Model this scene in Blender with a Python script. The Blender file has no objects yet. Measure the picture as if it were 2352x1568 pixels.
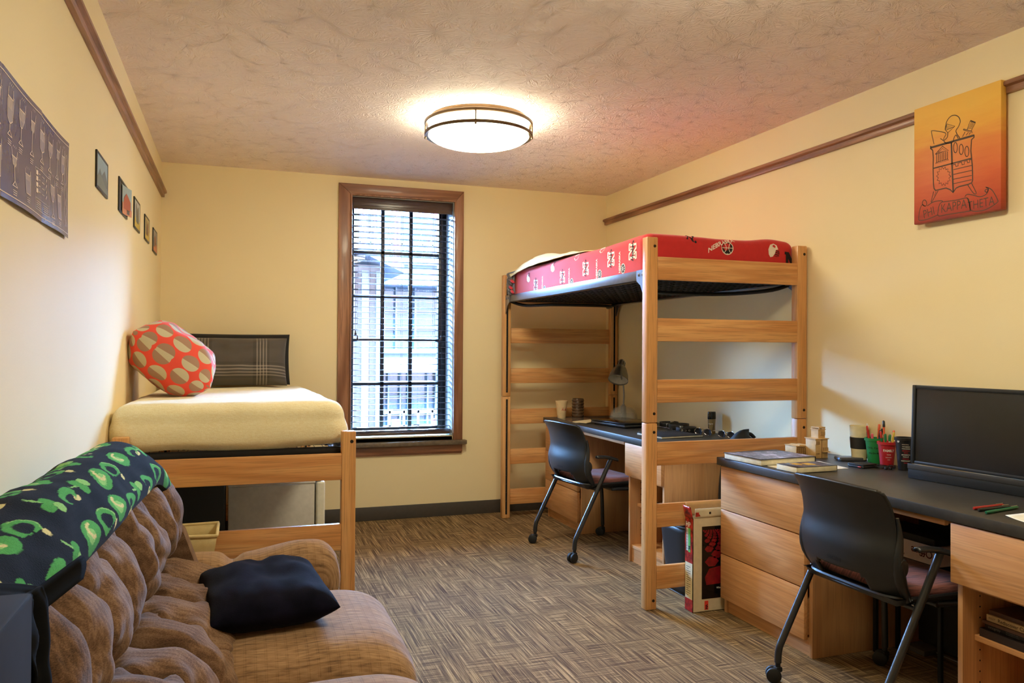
import bpy, bmesh, math, random
from mathutils import Vector, Matrix, noise as mnoise
random.seed(7)
PI = math.pi
LAMP, LAMP_COL = 35.0, (1.0, 0.92, 0.66, 1)          # lamp diffuser radiance and colour
scene = bpy.context.scene
C = scene.collection

# ------------------------------------------------------------------ camera
F_PX = 1810.0
yaw, pitch, roll = math.radians(19.34), math.radians(0.504), math.radians(0.344)
Rv = Vector((math.cos(yaw), -math.sin(yaw), 0)); Fv = Vector((math.sin(yaw), math.cos(yaw), 0)); Uv = Vector((0, 0, 1))
FW = Fv*math.cos(pitch) + Uv*math.sin(pitch); UP = Uv*math.cos(pitch) - Fv*math.sin(pitch)
CR = Rv*math.cos(roll) + UP*math.sin(roll); CU = UP*math.cos(roll) - Rv*math.sin(roll)
cd = bpy.data.cameras.new('camera'); cam = bpy.data.objects.new('camera', cd); C.objects.link(cam)
cd.sensor_fit = 'HORIZONTAL'; cd.sensor_width = 36.0; cd.lens = 36.0*F_PX/2352.0
cd.clip_start = 0.05; cd.clip_end = 400
cam.matrix_world = Matrix(((CR.x, CU.x, -FW.x, 0), (CR.y, CU.y, -FW.y, 0), (CR.z, CU.z, -FW.z, 1.263), (0, 0, 0, 1)))
scene.camera = cam

# ------------------------------------------------------------------ room numbers (metres)
RX, LX, BY, HZ, FY = 2.834, -0.478, 5.778, 2.504, -1.30     # right, left, back wall, ceiling, wall behind the camera
WX0, WX1, WZ0, WZ1 = 0.79, 1.555, 0.60, 2.365               # window opening

# ------------------------------------------------------------------ world, exposure
scene.view_settings.view_transform = 'Standard'
scene.view_settings.look = 'None'
scene.view_settings.gamma = 1.0
scene.view_settings.use_curve_mapping = False
scene.view_settings.exposure = 0.10
HOR = 0.0046                       # low sky's share; sky above the window view is boosted to light the room
world = bpy.data.worlds.new('sky_boosted_above_view'); scene.world = world; world.use_nodes = True
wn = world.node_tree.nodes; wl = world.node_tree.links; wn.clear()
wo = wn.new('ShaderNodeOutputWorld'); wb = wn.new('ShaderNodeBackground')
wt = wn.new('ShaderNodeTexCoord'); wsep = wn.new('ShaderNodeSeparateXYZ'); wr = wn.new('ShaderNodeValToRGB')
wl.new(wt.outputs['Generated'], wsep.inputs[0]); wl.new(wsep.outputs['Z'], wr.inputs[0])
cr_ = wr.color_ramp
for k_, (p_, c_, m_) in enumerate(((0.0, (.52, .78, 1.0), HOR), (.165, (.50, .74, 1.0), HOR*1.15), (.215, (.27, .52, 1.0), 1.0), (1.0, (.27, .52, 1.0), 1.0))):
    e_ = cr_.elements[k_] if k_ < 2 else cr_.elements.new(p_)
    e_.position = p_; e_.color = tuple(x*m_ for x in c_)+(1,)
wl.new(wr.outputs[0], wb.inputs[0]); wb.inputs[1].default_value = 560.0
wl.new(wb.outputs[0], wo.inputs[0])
# light portal over the window so the sky is sampled through it
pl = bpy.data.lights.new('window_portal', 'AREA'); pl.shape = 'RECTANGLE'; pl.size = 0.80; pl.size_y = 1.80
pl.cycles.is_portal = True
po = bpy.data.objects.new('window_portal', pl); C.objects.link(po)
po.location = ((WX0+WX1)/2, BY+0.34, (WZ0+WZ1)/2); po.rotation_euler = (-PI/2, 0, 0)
scene.cycles.max_bounces = 10; scene.cycles.diffuse_bounces = 6
scene.cycles.use_denoising = True
scene.cycles.sample_clamp_indirect = 6.0
# ------------------------------------------------------------------ helpers
def lin(c):
    return tuple(((x/255)/12.92 if x/255 <= 0.04045 else ((x/255+0.055)/1.055)**2.4) for x in c[:3]) + (1,)

XF = {}                                     # object -> world matrix, for building parts in world coordinates

class MB:
    """collects shapes in one bmesh and links them as ONE mesh object"""
    def __init__(s):
        s.bm = bmesh.new(); s.uv = s.bm.loops.layers.uv.new('UVMap')
    def box(s, x0, x1, y0, y1, z0, z1, bev=0.0, mat=0, seg=2, M=None):
        r = bmesh.ops.create_cube(s.bm, size=1.0)
        T = Matrix.Translation(((x0+x1)/2, (y0+y1)/2, (z0+z1)/2)) @ Matrix.Diagonal((abs(x1-x0), abs(y1-y0), abs(z1-z0), 1))
        if M is not None: T = M @ T
        bmesh.ops.transform(s.bm, matrix=T, verts=r['verts'])
        fs = set(); es = set()
        for v in r['verts']:
            fs.update(v.link_faces); es.update(v.link_edges)
        for f in fs: f.material_index = mat
        if bev > 0:
            bmesh.ops.bevel(s.bm, geom=list(es), offset=bev, segments=seg, profile=0.5, affect='EDGES', material=-1)
        return s
    def tube(s, pts, r, seg=10, mat=0, closed=False, caps=True):
        pts = [Vector(p) for p in pts]; n = len(pts)
        rs = r if isinstance(r, (list, tuple)) else [r]*n
        rings = []; nrm = None
        for i, p in enumerate(pts):
            if closed: t = (pts[(i+1) % n]-pts[i-1])
            elif i == 0: t = pts[1]-pts[0]
            elif i == n-1: t = pts[-1]-pts[-2]
            else: t = (pts[i+1]-p).normalized() + (p-pts[i-1]).normalized()
            t = t.normalized() if t.length > 1e-9 else Vector((0, 0, 1))
            if nrm is None:
                a = Vector((0, 0, 1)) if abs(t.z) < 0.9 else Vector((1, 0, 0))
                nrm = a.cross(t).normalized()
            nrm = (nrm - t*nrm.dot(t)).normalized(); bn = t.cross(nrm)
            rings.append([s.bm.verts.new(p + (nrm*math.cos(2*PI*k/seg) + bn*math.sin(2*PI*k/seg))*rs[i]) for k in range(seg)])
        m = n if closed else n-1
        for i in range(m):
            a, b = rings[i], rings[(i+1) % n]
            for k in range(seg):
                f = s.bm.faces.new((a[k], a[(k+1) % seg], b[(k+1) % seg], b[k])); f.material_index = mat
        if caps and not closed:
            f = s.bm.faces.new(rings[0][::-1]); f.material_index = mat
            f = s.bm.faces.new(rings[-1]); f.material_index = mat
        return s
    def lathe(s, prof, seg=32, mat=0, M=None, c=(0, 0, 0), arc=(0, 2*PI)):
        M = M or Matrix.Translation(c); rings = []
        for (r, z) in prof:
            if r < 1e-6: rings.append([s.bm.verts.new(M @ Vector((0, 0, z)))])
            else: rings.append([s.bm.verts.new(M @ Vector((r*math.cos(2*PI*k/seg), r*math.sin(2*PI*k/seg), z))) for k in range(seg)])
        for i in range(len(rings)-1):
            a, b = rings[i], rings[i+1]
            for k in range(seg):
                k2 = (k+1) % seg
                if len(a) == 1 and len(b) == 1: continue
                if len(a) == 1: vs = (a[0], b[k2], b[k])
                elif len(b) == 1: vs = (a[k], a[k2], b[0])
                else: vs = (a[k], a[k2], b[k2], b[k])
                f = s.bm.faces.new(vs); f.material_index = mat
        return s
    def surf(s, fn, nu, nv, mat=0, cu=False, cv=False, matfn=None, skip=None):
        V = [[None]*(nv+1) for _ in range(nu+1)]
        for i in range(nu+1):
            for j in range(nv+1):
                if cu and i == nu: V[i][j] = V[0][j]
                elif cv and j == nv: V[i][j] = V[i][0]
                else: V[i][j] = s.bm.verts.new(fn(i/nu, j/nv))
        for i in range(nu):
            for j in range(nv):
                if skip and skip((i+.5)/nu, (j+.5)/nv): continue
                vs = (V[i][j], V[i+1][j], V[i+1][j+1], V[i][j+1])
                if len(set(vs)) < 4: continue
                f = s.bm.faces.new(vs)
                f.material_index = matfn((i+.5)/nu, (j+.5)/nv) if matfn else mat
                for lp, (a, b) in zip(f.loops, ((i, j), (i+1, j), (i+1, j+1), (i, j+1))): lp[s.uv].uv = (a/nu, b/nv)
        return V
    def prism(s, pts, z0, z1, mat=0, M=None, bev=0.0):
        M = M or Matrix.Identity(4)
        a = [s.bm.verts.new(M @ Vector((p[0], p[1], z0))) for p in pts]
        b = [s.bm.verts.new(M @ Vector((p[0], p[1], z1))) for p in pts]
        n = len(pts); fs = [s.bm.faces.new(a[::-1]), s.bm.faces.new(b)]
        for i in range(n): fs.append(s.bm.faces.new((a[i], a[(i+1) % n], b[(i+1) % n], b[i])))
        for f in fs: f.material_index = mat
        if bev > 0:
            es = list(fs[0].edges)+list(fs[1].edges)
            bmesh.ops.bevel(s.bm, geom=es, offset=bev, segments=2, profile=.5, affect='EDGES', material=-1)
        else:
            for f in fs[:2]: f.normal_update()
            bmesh.ops.triangulate(s.bm, faces=fs[:2])
        return s
    def poly(s, pts, fn, mat=0):
        vs = [s.bm.verts.new(fn(*p)) for p in pts]
        try:
            f = s.bm.faces.new(vs); f.material_index = mat; f.normal_update()
            if len(pts) > 4: bmesh.ops.triangulate(s.bm, faces=[f])
        except ValueError: pass
        return s
    def ribbon(s, pts, w, fn, closed=False, mat=0):
        P = [Vector((p[0], p[1])) for p in pts]; n = len(P); L = []; R = []
        for i, p in enumerate(P):
            if closed: t = P[(i+1) % n]-P[i-1]
            elif i == 0: t = P[1]-P[0]
            elif i == n-1: t = P[-1]-P[-2]
            else: t = (P[i+1]-p).normalized()+(p-P[i-1]).normalized()
            t = t.normalized() if t.length > 1e-9 else Vector((1, 0))
            o = Vector((-t.y, t.x))*w/2
            L.append(s.bm.verts.new(fn(*(p+o)))); R.append(s.bm.verts.new(fn(*(p-o))))
        for i in range(n if closed else n-1):
            k = (i+1) % n
            f = s.bm.faces.new((R[i], R[k], L[k], L[i])); f.material_index = mat
        return s
    def text(s, body, size, fn, mat=0, ax='CENTER', bold=0.0, sx=1.0, shear=0.0):
        cu = bpy.data.curves.new('t', 'FONT'); cu.body = body; cu.size = size; cu.align_x = ax; cu.align_y = 'CENTER'
        cu.offset = bold; cu.resolution_u = 3; cu.fill_mode = 'FRONT'; cu.shear = shear
        ob = bpy.data.objects.new('t', cu); me = bpy.data.meshes.new_from_object(ob)
        vs = [s.bm.verts.new(fn(v.co.x*sx, v.co.y)) for v in me.vertices]
        for p in me.polygons:
            try:
                f = s.bm.faces.new([vs[i] for i in p.vertices]); f.material_index = mat
            except ValueError: pass
        bpy.data.objects.remove(ob); bpy.data.curves.remove(cu); bpy.data.meshes.remove(me)
        return s
    def weld(s, d=1e-5):
        bmesh.ops.remove_doubles(s.bm, verts=s.bm.verts, dist=d); return s
    def build(s, name, mats, parent=None, world=True, angle=38, fixn=True, sub=0, solid=0.0, base=None, color=None):
        """parent None: a top-level object with its origin at its base; else a part, verts in world coords unless world=False"""
        bm = s.bm
        if fixn: bmesh.ops.recalc_face_normals(bm, faces=bm.faces)
        if parent is None:
            if base is None:
                xs = [v.co.x for v in bm.verts]; ys = [v.co.y for v in bm.verts]; zs = [v.co.z for v in bm.verts]
                base = ((min(xs)+max(xs))/2, (min(ys)+max(ys))/2, min(zs))
            MW = Matrix.Translation(base); inv = MW.inverted()
        else:
            MW = XF[parent]; inv = MW.inverted() if world else None
        if inv is not None: bmesh.ops.transform(bm, matrix=inv, verts=bm.verts)
        lim = math.radians(angle)
        for f in bm.faces: f.smooth = True
        for e in bm.edges:
            if len(e.link_faces) == 2 and e.calc_face_angle(0) > lim: e.smooth = False
        me = bpy.data.meshes.new(name); 
        bm.to_mesh(me); bm.free()
        for m in (mats if isinstance(mats, (list, tuple)) else [mats]): me.materials.append(m)
        o = bpy.data.objects.new(name, me); C.objects.link(o)
        if parent is None: o.location = base
        else: o.parent = parent
        XF[o] = MW
        if solid:
            md = o.modifiers.new('thickness', 'SOLIDIFY'); md.thickness = solid; md.offset = -1
        if sub:
            md = o.modifiers.new('smooth', 'SUBSURF'); md.levels = sub; md.render_levels = sub
        return o

def tag(o, label=None, cat=None, group=None, kind=None):
    if label: o['label'] = label
    if cat: o['category'] = cat
    if group: o['group'] = group
    if kind: o['kind'] = kind
    return o
def thing(name, label, cat, loc=(0, 0, 0), rz=0.0, group=None):
    o = bpy.data.objects.new(name, None); C.objects.link(o); o.empty_display_size = 0.05
    o.location = loc; o.rotation_euler = (0, 0, rz)
    XF[o] = Matrix.Translation(loc) @ Matrix.Rotation(rz, 4, 'Z')
    return tag(o, label, cat, group)
def dup(root, loc, rz, label=None, group=None):
    def cp(o, par):
        c = o.copy(); C.objects.link(c)
        if par is not None: c.parent = par
        for ch in o.children: cp(ch, c)
        return c
    r = cp(root, None); r.location = loc; r.rotation_euler = (0, 0, rz)
    if label: r['label'] = label
    if group: r['group'] = group
    return r
def frame(o, ex, ey):
    """a map (u, v) -> point in the plane through o spanned by ex, ey"""
    o, ex, ey = Vector(o), Vector(ex), Vector(ey)
    return lambda u, v: o + ex*u + ey*v
def circ(cx, cy, r, n=20, ry=None, a0=0, a1=2*PI, close=False):
    ry = ry or r; m = n if not close else n+1
    return [(cx+r*math.cos(a0+(a1-a0)*k/n), cy+ry*math.sin(a0+(a1-a0)*k/n)) for k in range(m)]
def spline(pts, n):
    """Catmull-Rom through pts"""
    P = [Vector(p) for p in pts]; out = []; m = len(P)-1
    for k in range(n+1):
        t = k/n*m; i = min(int(t), m-1); f = t-i
        p0, p1, p2, p3 = P[max(i-1, 0)], P[i], P[i+1], P[min(i+2, m)]
        out.append(0.5*((2*p1)+(p2-p0)*f+(2*p0-5*p1+4*p2-p3)*f*f+(3*p1-p0-3*p2+p3)*f**3))
    return out

# ------------------------------------------------------------------ materials
class NT:
    def __init__(s, name):
        s.m = bpy.data.materials.new(name); s.m.use_nodes = True; t = s.m.node_tree
        s.n, s.l = t.nodes, t.links; s.b = s.n['Principled BSDF']; s.out = s.n['Material Output']
    def add(s, ty, props=None, **ins):
        x = s.n.new('ShaderNode'+ty)
        for k, v in (props or {}).items(): setattr(x, k, v)
        for k, v in ins.items():
            k = k.replace('_', ' ')
            key = int(k[1:]) if (k[0] == 'i' and k[1:].isdigit()) else k
            s.set(x.inputs[key], v)
        return x
    def set(s, sock, v):
        if isinstance(v, bpy.types.NodeSocket): s.l.new(v, sock)
        elif isinstance(v, bpy.types.Node): s.l.new(v.outputs[0], sock)
        else: sock.default_value = v
    def obj(s, rnd=True):
        tc = s.add('TexCoord'); o = tc.outputs['Object']
        if rnd:
            oi = s.add('ObjectInfo'); m = s.add('Math', {'operation': 'MULTIPLY'}, i0=oi.outputs['Random'], i1=17.0)
            return s.add('VectorMath', {'operation': 'ADD'}, i0=o, i1=m).outputs[0]
        return o
    def map(s, vec, scale=(1, 1, 1), rot=(0, 0, 0), loc=(0, 0, 0)):
        return s.add('Mapping', Vector=vec, Scale=scale, Rotation=rot, Location=loc).outputs[0]
    def noise(s, vec, scale, detail=3, rough=.5, dist=0.0):
        return s.add('TexNoise', Vector=vec, Scale=scale, Detail=detail, Roughness=rough, Distortion=dist).outputs['Fac']
    def ramp(s, fac, stops, interp='LINEAR'):
        r = s.add('ValToRGB', Fac=fac); cr = r.color_ramp; cr.interpolation = interp
        while len(cr.elements) < len(stops): cr.elements.new(0.5)
        for e, (p, c) in zip(cr.elements, stops):
            e.position = p; e.color = c if len(c) == 4 else tuple(c)+(1,)
        return r.outputs['Color']
    def math(s, op, a, b=0.0, c=None):
        x = s.add('Math', {'operation': op}, i0=a, i1=b)
        if c is not None: s.set(x.inputs[2], c)
        return x.outputs[0]
    def mix(s, fac, a, b, mode='MIX'):
        x = s.add('Mix', {'data_type': 'RGBA', 'blend_type': mode})
        s.set(x.inputs[0], fac); s.set(x.inputs[6], a); s.set(x.inputs[7], b); return x.outputs[2]
    def bump(s, h, strength=.3, dist=.01):
        s.set(s.b.inputs['Normal'], s.add('Bump', Strength=strength, Distance=dist, Height=h))
    def fin(s, col=None, rough=.5, metal=0.0, sheen=0.0, coat=0.0, spec=None):
        b = s.b
        if col is not None: s.set(b.inputs['Base Color'], col)
        s.set(b.inputs['Roughness'], rough); s.set(b.inputs['Metallic'], metal)
        if sheen: b.inputs['Sheen Weight'].default_value = sheen; b.inputs['Sheen Roughness'].default_value = .4
        if coat: b.inputs['Coat Weight'].default_value = coat; b.inputs['Coat Roughness'].default_value = .1
        if spec is not None: b.inputs['Specular IOR Level'].default_value = spec
        return s.m

def plain(name, rgb, rough=.5, metal=0.0, sheen=0.0, coat=0.0, grain=0.06, bump=0.0, bscale=200, spec=None):
    """a colour with a faint procedural unevenness"""
    t = NT(name); v = t.obj(); c = lin(rgb)
    f = t.noise(v, 40, 3)
    col = t.ramp(f, [(0.3, tuple(x*(1-grain) for x in c[:3])), (0.7, tuple(min(1, x*(1+grain)) for x in c[:3]))])
    if bump: t.bump(t.noise(v, bscale, 2), bump, .002)
    return t.fin(col, rough, metal, sheen, coat, spec)

def oak(name, dark, mid, light, axis, rough=.42, rings=1.0, pores=.5, coat=0.15):
    t = NT(name); v = t.obj()
    sc = [7.0, 7.0, 7.0]; sc[axis] = 0.55
    sp = [210.0, 210.0, 210.0]; sp[axis] = 5.0
    m = t.map(v, tuple(sc))
    n = t.noise(m, 1.0, 2, .5, .4)
    rg = t.math('SINE', t.math('MULTIPLY', n, 44.0*rings))
    rg = t.math('MULTIPLY_ADD', rg, .5, .5)
    fine = t.noise(t.map(v, tuple(sp)), 1.0, 3, .6)
    big = t.noise(t.map(v, tuple(x*.35 for x in sc)), 1.0, 2)
    mixf = t.math('ADD', t.math('MULTIPLY', rg, .42), t.math('MULTIPLY', big, .58))
    col = t.ramp(mixf, [(0.2, lin(dark)), (0.5, lin(mid)), (0.8, lin(light))])
    pf = t.ramp(fine, [(0.36, (1, 1, 1)), (0.50, (0, 0, 0))])
    pf2 = t.math('MULTIPLY', pf, pores)
    col = t.mix(pf2, col, lin(tuple(x*.78 for x in dark)))
    t.bump(fine, .08, .002)
    return t.fin(col, rough, coat=coat)

OAK_D, OAK_M, OAK_L = (198, 134, 74), (213, 152, 92), (225, 170, 108)
M_oak = [oak('oak_along_x', OAK_D, OAK_M, OAK_L, 0), oak('oak_along_y', OAK_D, OAK_M, OAK_L, 1), oak('oak_along_z', (206, 146, 84), (218, 160, 97), (228, 174, 112), 2, rings=.5)]
M_lam = oak('oak_laminate_drawer', (202, 146, 92), (210, 154, 100), (218, 164, 110), 1, rings=1.8, pores=.35, coat=0)
M_lamv = oak('oak_laminate_panel', (188, 134, 86), (203, 150, 98), (214, 163, 112), 2, rings=.4, pores=.35, coat=0)
TRM = ((120, 76, 50), (150, 102, 70), (174, 122, 88))
M_trim = [oak('stained_oak_trim_x', *TRM, 0, rings=.8), oak('stained_oak_trim_y', *TRM, 1, rings=.8), oak('stained_oak_trim_z', *TRM, 2, rings=.8)]

def mk_wall():
    t = NT('cream_wall_paint'); v = t.obj(False)
    col = t.ramp(t.noise(v, 2.0, 2), [(0.3, lin((240, 222, 176))), (0.7, lin((242, 225, 180)))])
    t.bump(t.noise(v, 180, 3), .12, .002)
    return t.fin(col, .55)
M_wall = mk_wall()
def mk_ceiling():
    t = NT('stomped_ceiling_plaster'); v = t.obj(False)
    wob = t.add('TexNoise', Vector=v, Scale=3.0, Detail=2)
    vv = t.add('VectorMath', {'operation': 'MULTIPLY_ADD'}, i0=wob.outputs['Color'], i1=(.12, .12, 0), i2=v).outputs[0]
    def stomp(off, sc):
        p = t.map(vv, (1, 1, 0), loc=off)
        vo = t.add('TexVoronoi', {'voronoi_dimensions': '2D'}, Vector=p, Scale=sc, Randomness=1.0)
        d = t.add('VectorMath', {'operation': 'SUBTRACT'}, i0=p, i1=vo.outputs['Position'])
        s = t.add('SeparateXYZ', Vector=d.outputs[0])
        an = t.math('ARCTAN2', s.outputs['Y'], s.outputs['X'])
        rnd = t.add('SeparateColor', Color=vo.outputs['Color']).outputs[0]
        cv = t.add('CombineXYZ', X=t.math('MULTIPLY', an, 3.0), Y=t.math('MULTIPLY', vo.outputs['Distance'], 1.2), Z=t.math('MULTIPLY', rnd, 30.0))
        n = t.noise(cv.outputs[0], 1.6, 1, .4)
        rid = t.math('SUBTRACT', 1.0, t.math('MULTIPLY', t.math('ABSOLUTE', t.math('SUBTRACT', n, .5)), 6.5))
        return t.math('MAXIMUM', rid, 0.0)
    h = t.math('MAXIMUM', stomp((0, 0, 0), 7.5), stomp((3.3, 1.7, 0), 6.0))
    fine = t.noise(v, 90, 2)
    hh = t.math('ADD', h, t.math('MULTIPLY', fine, .05))
    t.bump(hh, 1.0, .0026)
    return t.fin(lin((250, 234, 228)), .75)
M_ceil = mk_ceiling()
def mk_carpet():
    t = NT('brown_olive_loop_carpet'); v = t.obj(False)
    a = t.noise(t.map(v, (300, 3.4, 1)), 1.0, 3, .65)
    a2 = t.noise(t.map(v, (95, 2.6, 1)), 1.0, 3, .6)
    b = t.noise(t.map(v, (3.2, 260, 1)), 1.0, 3, .65)
    b2 = t.noise(t.map(v, (2.4, 80, 1)), 1.0, 2, .6)
    patch = t.noise(t.map(v, (10.0, 5.5, 1)), 1.0, 2, .5)
    mk = t.ramp(patch, [(0.47, (0, 0, 0)), (0.59, (1, 1, 1))])
    st = t.math('ADD', t.math('MULTIPLY', a, .55), t.math('MULTIPLY', a2, .45))
    ct = t.math('ADD', t.math('MULTIPLY', b, .55), t.math('MULTIPLY', b2, .45))
    mixc = t.mix(t.math('MULTIPLY', mk, .75), st, ct)
    big = t.noise(v, 1.1, 2)
    dark = t.mix(big, lin((66, 50, 34)), lin((76, 54, 44)))
    mid = t.mix(big, lin((116, 98, 66)), lin((130, 102, 76)))
    lit = t.mix(big, lin((188, 158, 106)), lin((200, 162, 118)))
    r1 = t.ramp(mixc, [(0.40, (0, 0, 0)), (0.49, (1, 1, 1))]); r2 = t.ramp(mixc, [(0.50, (0, 0, 0)), (0.60, (1, 1, 1))])
    col = t.mix(r2, t.mix(r1, dark, mid), lit)
    loop = t.noise(v, 420, 2)
    col = t.mix(t.ramp(loop, [(.40, (.45, .45, .45)), (.55, (0, 0, 0))]), col, dark)
    t.bump(t.math('ADD', loop, t.math('MULTIPLY', mixc, .8)), .5, .004)
    return t.fin(col, 1.0, spec=.08)
M_carpet = mk_carpet()
M_base = plain('dark_grey_rubber_base', (70, 64, 58), .55)
M_top = plain('black_laminate_worktop', (56, 53, 48), .42, grain=.15, bump=.1, bscale=400)
M_blackpl = plain('black_moulded_plastic', (30, 32, 34), .38, bump=.06, bscale=700)
M_black = plain('matt_black', (18, 18, 19), .6)
M_gloss = plain('gloss_black', (14, 14, 16), .12)
M_screen = plain('dark_screen', (30, 29, 29), .22)
M_chair_tube = plain('black_powder_coated_steel', (30, 31, 33), .35, coat=.3)
M_steel = plain('grey_enamelled_steel', (132, 132, 136), .30, .9)
M_darkst = plain('dark_steel', (26, 25, 26), .45, .3)
M_bolt = plain('bolt_metal', (60, 52, 45), .35, .8)
M_chrome = plain('bright_metal', (205, 205, 205), .18, 1.0)
M_white = plain('white_plastic', (226, 220, 204), .4)
M_paper = plain('white_paper', (240, 234, 214), .7)
M_page = plain('page_edges', (232, 222, 190), .8, grain=.1)
M_cardin = plain('brown_card', (184, 142, 92), .8)
M_hole = plain('dark_hole', (14, 12, 10), .8)
# ------------------------------------------------------------------ the room
def struct(o): return tag(o, kind='structure')
WT = 0.34
b = MB(); b.box(LX-.2, RX+.2, FY-.2, BY+WT, -.12, 0); struct(b.build('floor', M_carpet, base=(0, 0, 0)))
b = MB(); b.box(LX-.2, RX+.2, FY-.2, BY+WT, HZ, HZ+.12); struct(b.build('ceiling', M_ceil, base=(0, 0, HZ)))
b = MB(); b.box(LX-.2, LX, FY-.2, BY+WT, 0, HZ); struct(b.build('wall_left', M_wall, base=(LX, 0, 0)))
b = MB(); b.box(RX, RX+.2, FY-.2, BY+WT, 0, HZ); struct(b.build('wall_right', M_wall, base=(RX, 0, 0)))
b = MB(); b.box(LX, RX, FY-.2, FY, 0, HZ); struct(b.build('wall_front', M_wall, base=(0, FY, 0)))
b = MB()
b.box(LX, WX0, BY, BY+WT, 0, HZ); b.box(WX1, RX, BY, BY+WT, 0, HZ)
b.box(WX0, WX1, BY, BY+WT, 0, WZ0); b.box(WX0, WX1, BY, BY+WT, WZ1, HZ)
struct(b.build('wall_back', M_wall, base=(0, BY, 0)))

def baseboard(name, pts):
    b = MB()
    for (x0, x1, y0, y1) in pts:
        b.box(x0, x1, y0, y1, 0, .100, .003)
    return struct(b.build(name, M_base))
baseboard('baseboard_back', [(LX+.008, RX-.008, BY-.008, BY)])
baseboard('baseboard_left', [(LX, LX+.008, FY, BY-.008)])
baseboard('baseboard_right', [(RX-.008, RX, FY, BY-.008)])

# picture rails: two stepped mouldings along the side walls
def rail(name, xw, sgn):
    b = MB()
    prof = [(0, 2.266), (.018, 2.266), (.020, 2.270), (.020, 2.288), (.026, 2.291), (.034, 2.294), (.034, 2.306), (.028, 2.312), (0, 2.312)]
    M = Matrix(((sgn, 0, 0, xw), (0, 0, 1, 0), (0, 1, 0, 0), (0, 0, 0, 1)))
    b.prism([(p[0], p[1]) for p in prof], FY+.01, BY-.004, M=M)
    return struct(b.build(name, M_trim[1]))
rail('trim_1', LX, 1); rail('trim_2', RX, -1)

# window casing (trim_3 and its boards), stool and apron
CX0, CX1, CZ1 = .694, 1.628, 2.450
def board(name, parent, mat, pts, y0, y1, bev=.004):
    b = MB(); M = Matrix(((1, 0, 0, 0), (0, 0, 1, 0), (0, 1, 0, 0), (0, 0, 0, 1)))
    b.prism(pts, y0, y1, M=M, bev=bev); return b.build(name, mat, parent)
tr = MB(); tr.box(WX0-.012, WX0, BY-.030, BY+.0, WZ0-.03, WZ1+.012, .003); tr.box(WX1, WX1+.012, BY-.030, BY, WZ0-.03, WZ1+.012, .003)
tr.box(WX0, WX1, BY-.030, BY, WZ1, WZ1+.012, .003)
casing = struct(tr.build('trim_3', M_trim[2]))
board('casing_board', casing, M_trim[2], [(CX0, .572), (WX0-.012, .572), (WX0-.012, WZ1+.012), (CX0, CZ1)], BY-.022, BY)
board('casing_board', casing, M_trim[2], [(WX1+.012, .572), (CX1, .572), (CX1, CZ1), (WX1+.012, WZ1+.012)], BY-.022, BY)
board('casing_board', casing, M_trim[0], [(CX0, CZ1), (WX0-.012, WZ1+.012), (WX1+.012, WZ1+.012), (CX1, CZ1)], BY-.022, BY)
b = MB(); b.box(CX0-.025, CX1+.026, BY-.060, BY, .540, .572, .005); b.box(WX0, WX1, BY, BY+.16, .545, WZ0, .002)
M_stone = plain('grey_brown_sill_stone', (106, 92, 74), .45, grain=.25)
struct(b.build('trim_4', M_stone))
b = MB(); b.box(CX0, CX1, BY-.020, BY, .480, .540, .004); b.box(CX0+.004, CX1-.004, BY-.014, BY, .470, .482, .002)
struct(b.build('trim_5', M_trim[0]))

# window_1: dark sash with glazing bars and panes
M_sash = plain('dark_bronze_window_sash', (22, 24, 28), .35)
SY = BY+.235                                    # sash plane
SX0, SX1, SZ0, SZ1 = .838, 1.492, .655, 2.318   # glass area
b = MB()
b.box(WX0, SX0, SY-.02, SY+.03, WZ0, WZ1, .004); b.box(SX1, WX1, SY-.02, SY+.03, WZ0, WZ1, .004)
b.box(SX0, SX1, SY-.02, SY+.03, WZ0, SZ0, .004); b.box(SX0, SX1, SY-.02, SY+.03, SZ1, WZ1, .004)
b.box(SX1+.020, SX1+.028, SY-.032, SY-.018, WZ0, WZ1)
win = struct(b.build('window_1', M_sash, base=((WX0+WX1)/2, SY, WZ0)))
for k in (1, 2):
    x = SX0+(SX1-SX0)*k/3
    b = MB(); b.box(x-.015, x+.015, SY-.012, SY+.012, SZ0, SZ1, .003); b.build('glazing_bar', M_sash, win)
for k in (1, 2, 3, 4):
    z = SZ0+(SZ1-SZ0)*k/5
    b = MB(); b.box(SX0, SX1, SY-.012, SY+.012, z-.012, z+.012, .003); b.build('glazing_bar', M_sash, win)
def mk_glass():
    t = NT('clear_window_glass'); v = t.obj(False)
    tr = t.add('BsdfTransparent', Color=(.93, .97, .98, 1)); gl = t.add('BsdfGlossy', Roughness=.02)
    fr = t.add('Fresnel', IOR=1.45); nz = t.noise(v, 3, 1)
    ms = t.add('MixShader', i0=t.math('MULTIPLY', fr.outputs[0], t.math('MULTIPLY_ADD', nz, .1, .9)), i1=tr.outputs[0], i2=gl.outputs[0])
    t.l.new(ms.outputs[0], t.out.inputs['Surface']); return t.m
M_glass = mk_glass()
b = MB(); b.box(SX0, SX1, SY-.002, SY+.002, SZ0, SZ1); b.build('pane', M_glass, win)
b = MB(); b.tube([(1.30, SY-.03, .668), (1.30, SY-.045, .672), (1.39, SY-.045, .672), (1.39, SY-.03, .668)], .004, 8); b.build('sash_lift', M_chrome, win)
# jamb liner boards inside the opening
b = MB(); b.box(WX1-.004, WX1, BY, SY-.02, WZ0, WZ1); b.box(WX0, WX0+.004, BY, SY-.02, WZ0, WZ1); b.box(WX0+.004, WX1-.004, BY, SY-.02, WZ1-.004, WZ1)
b.build('jamb_liner', plain('grey_jamb_liner', (150, 150, 148), .5), win)

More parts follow.
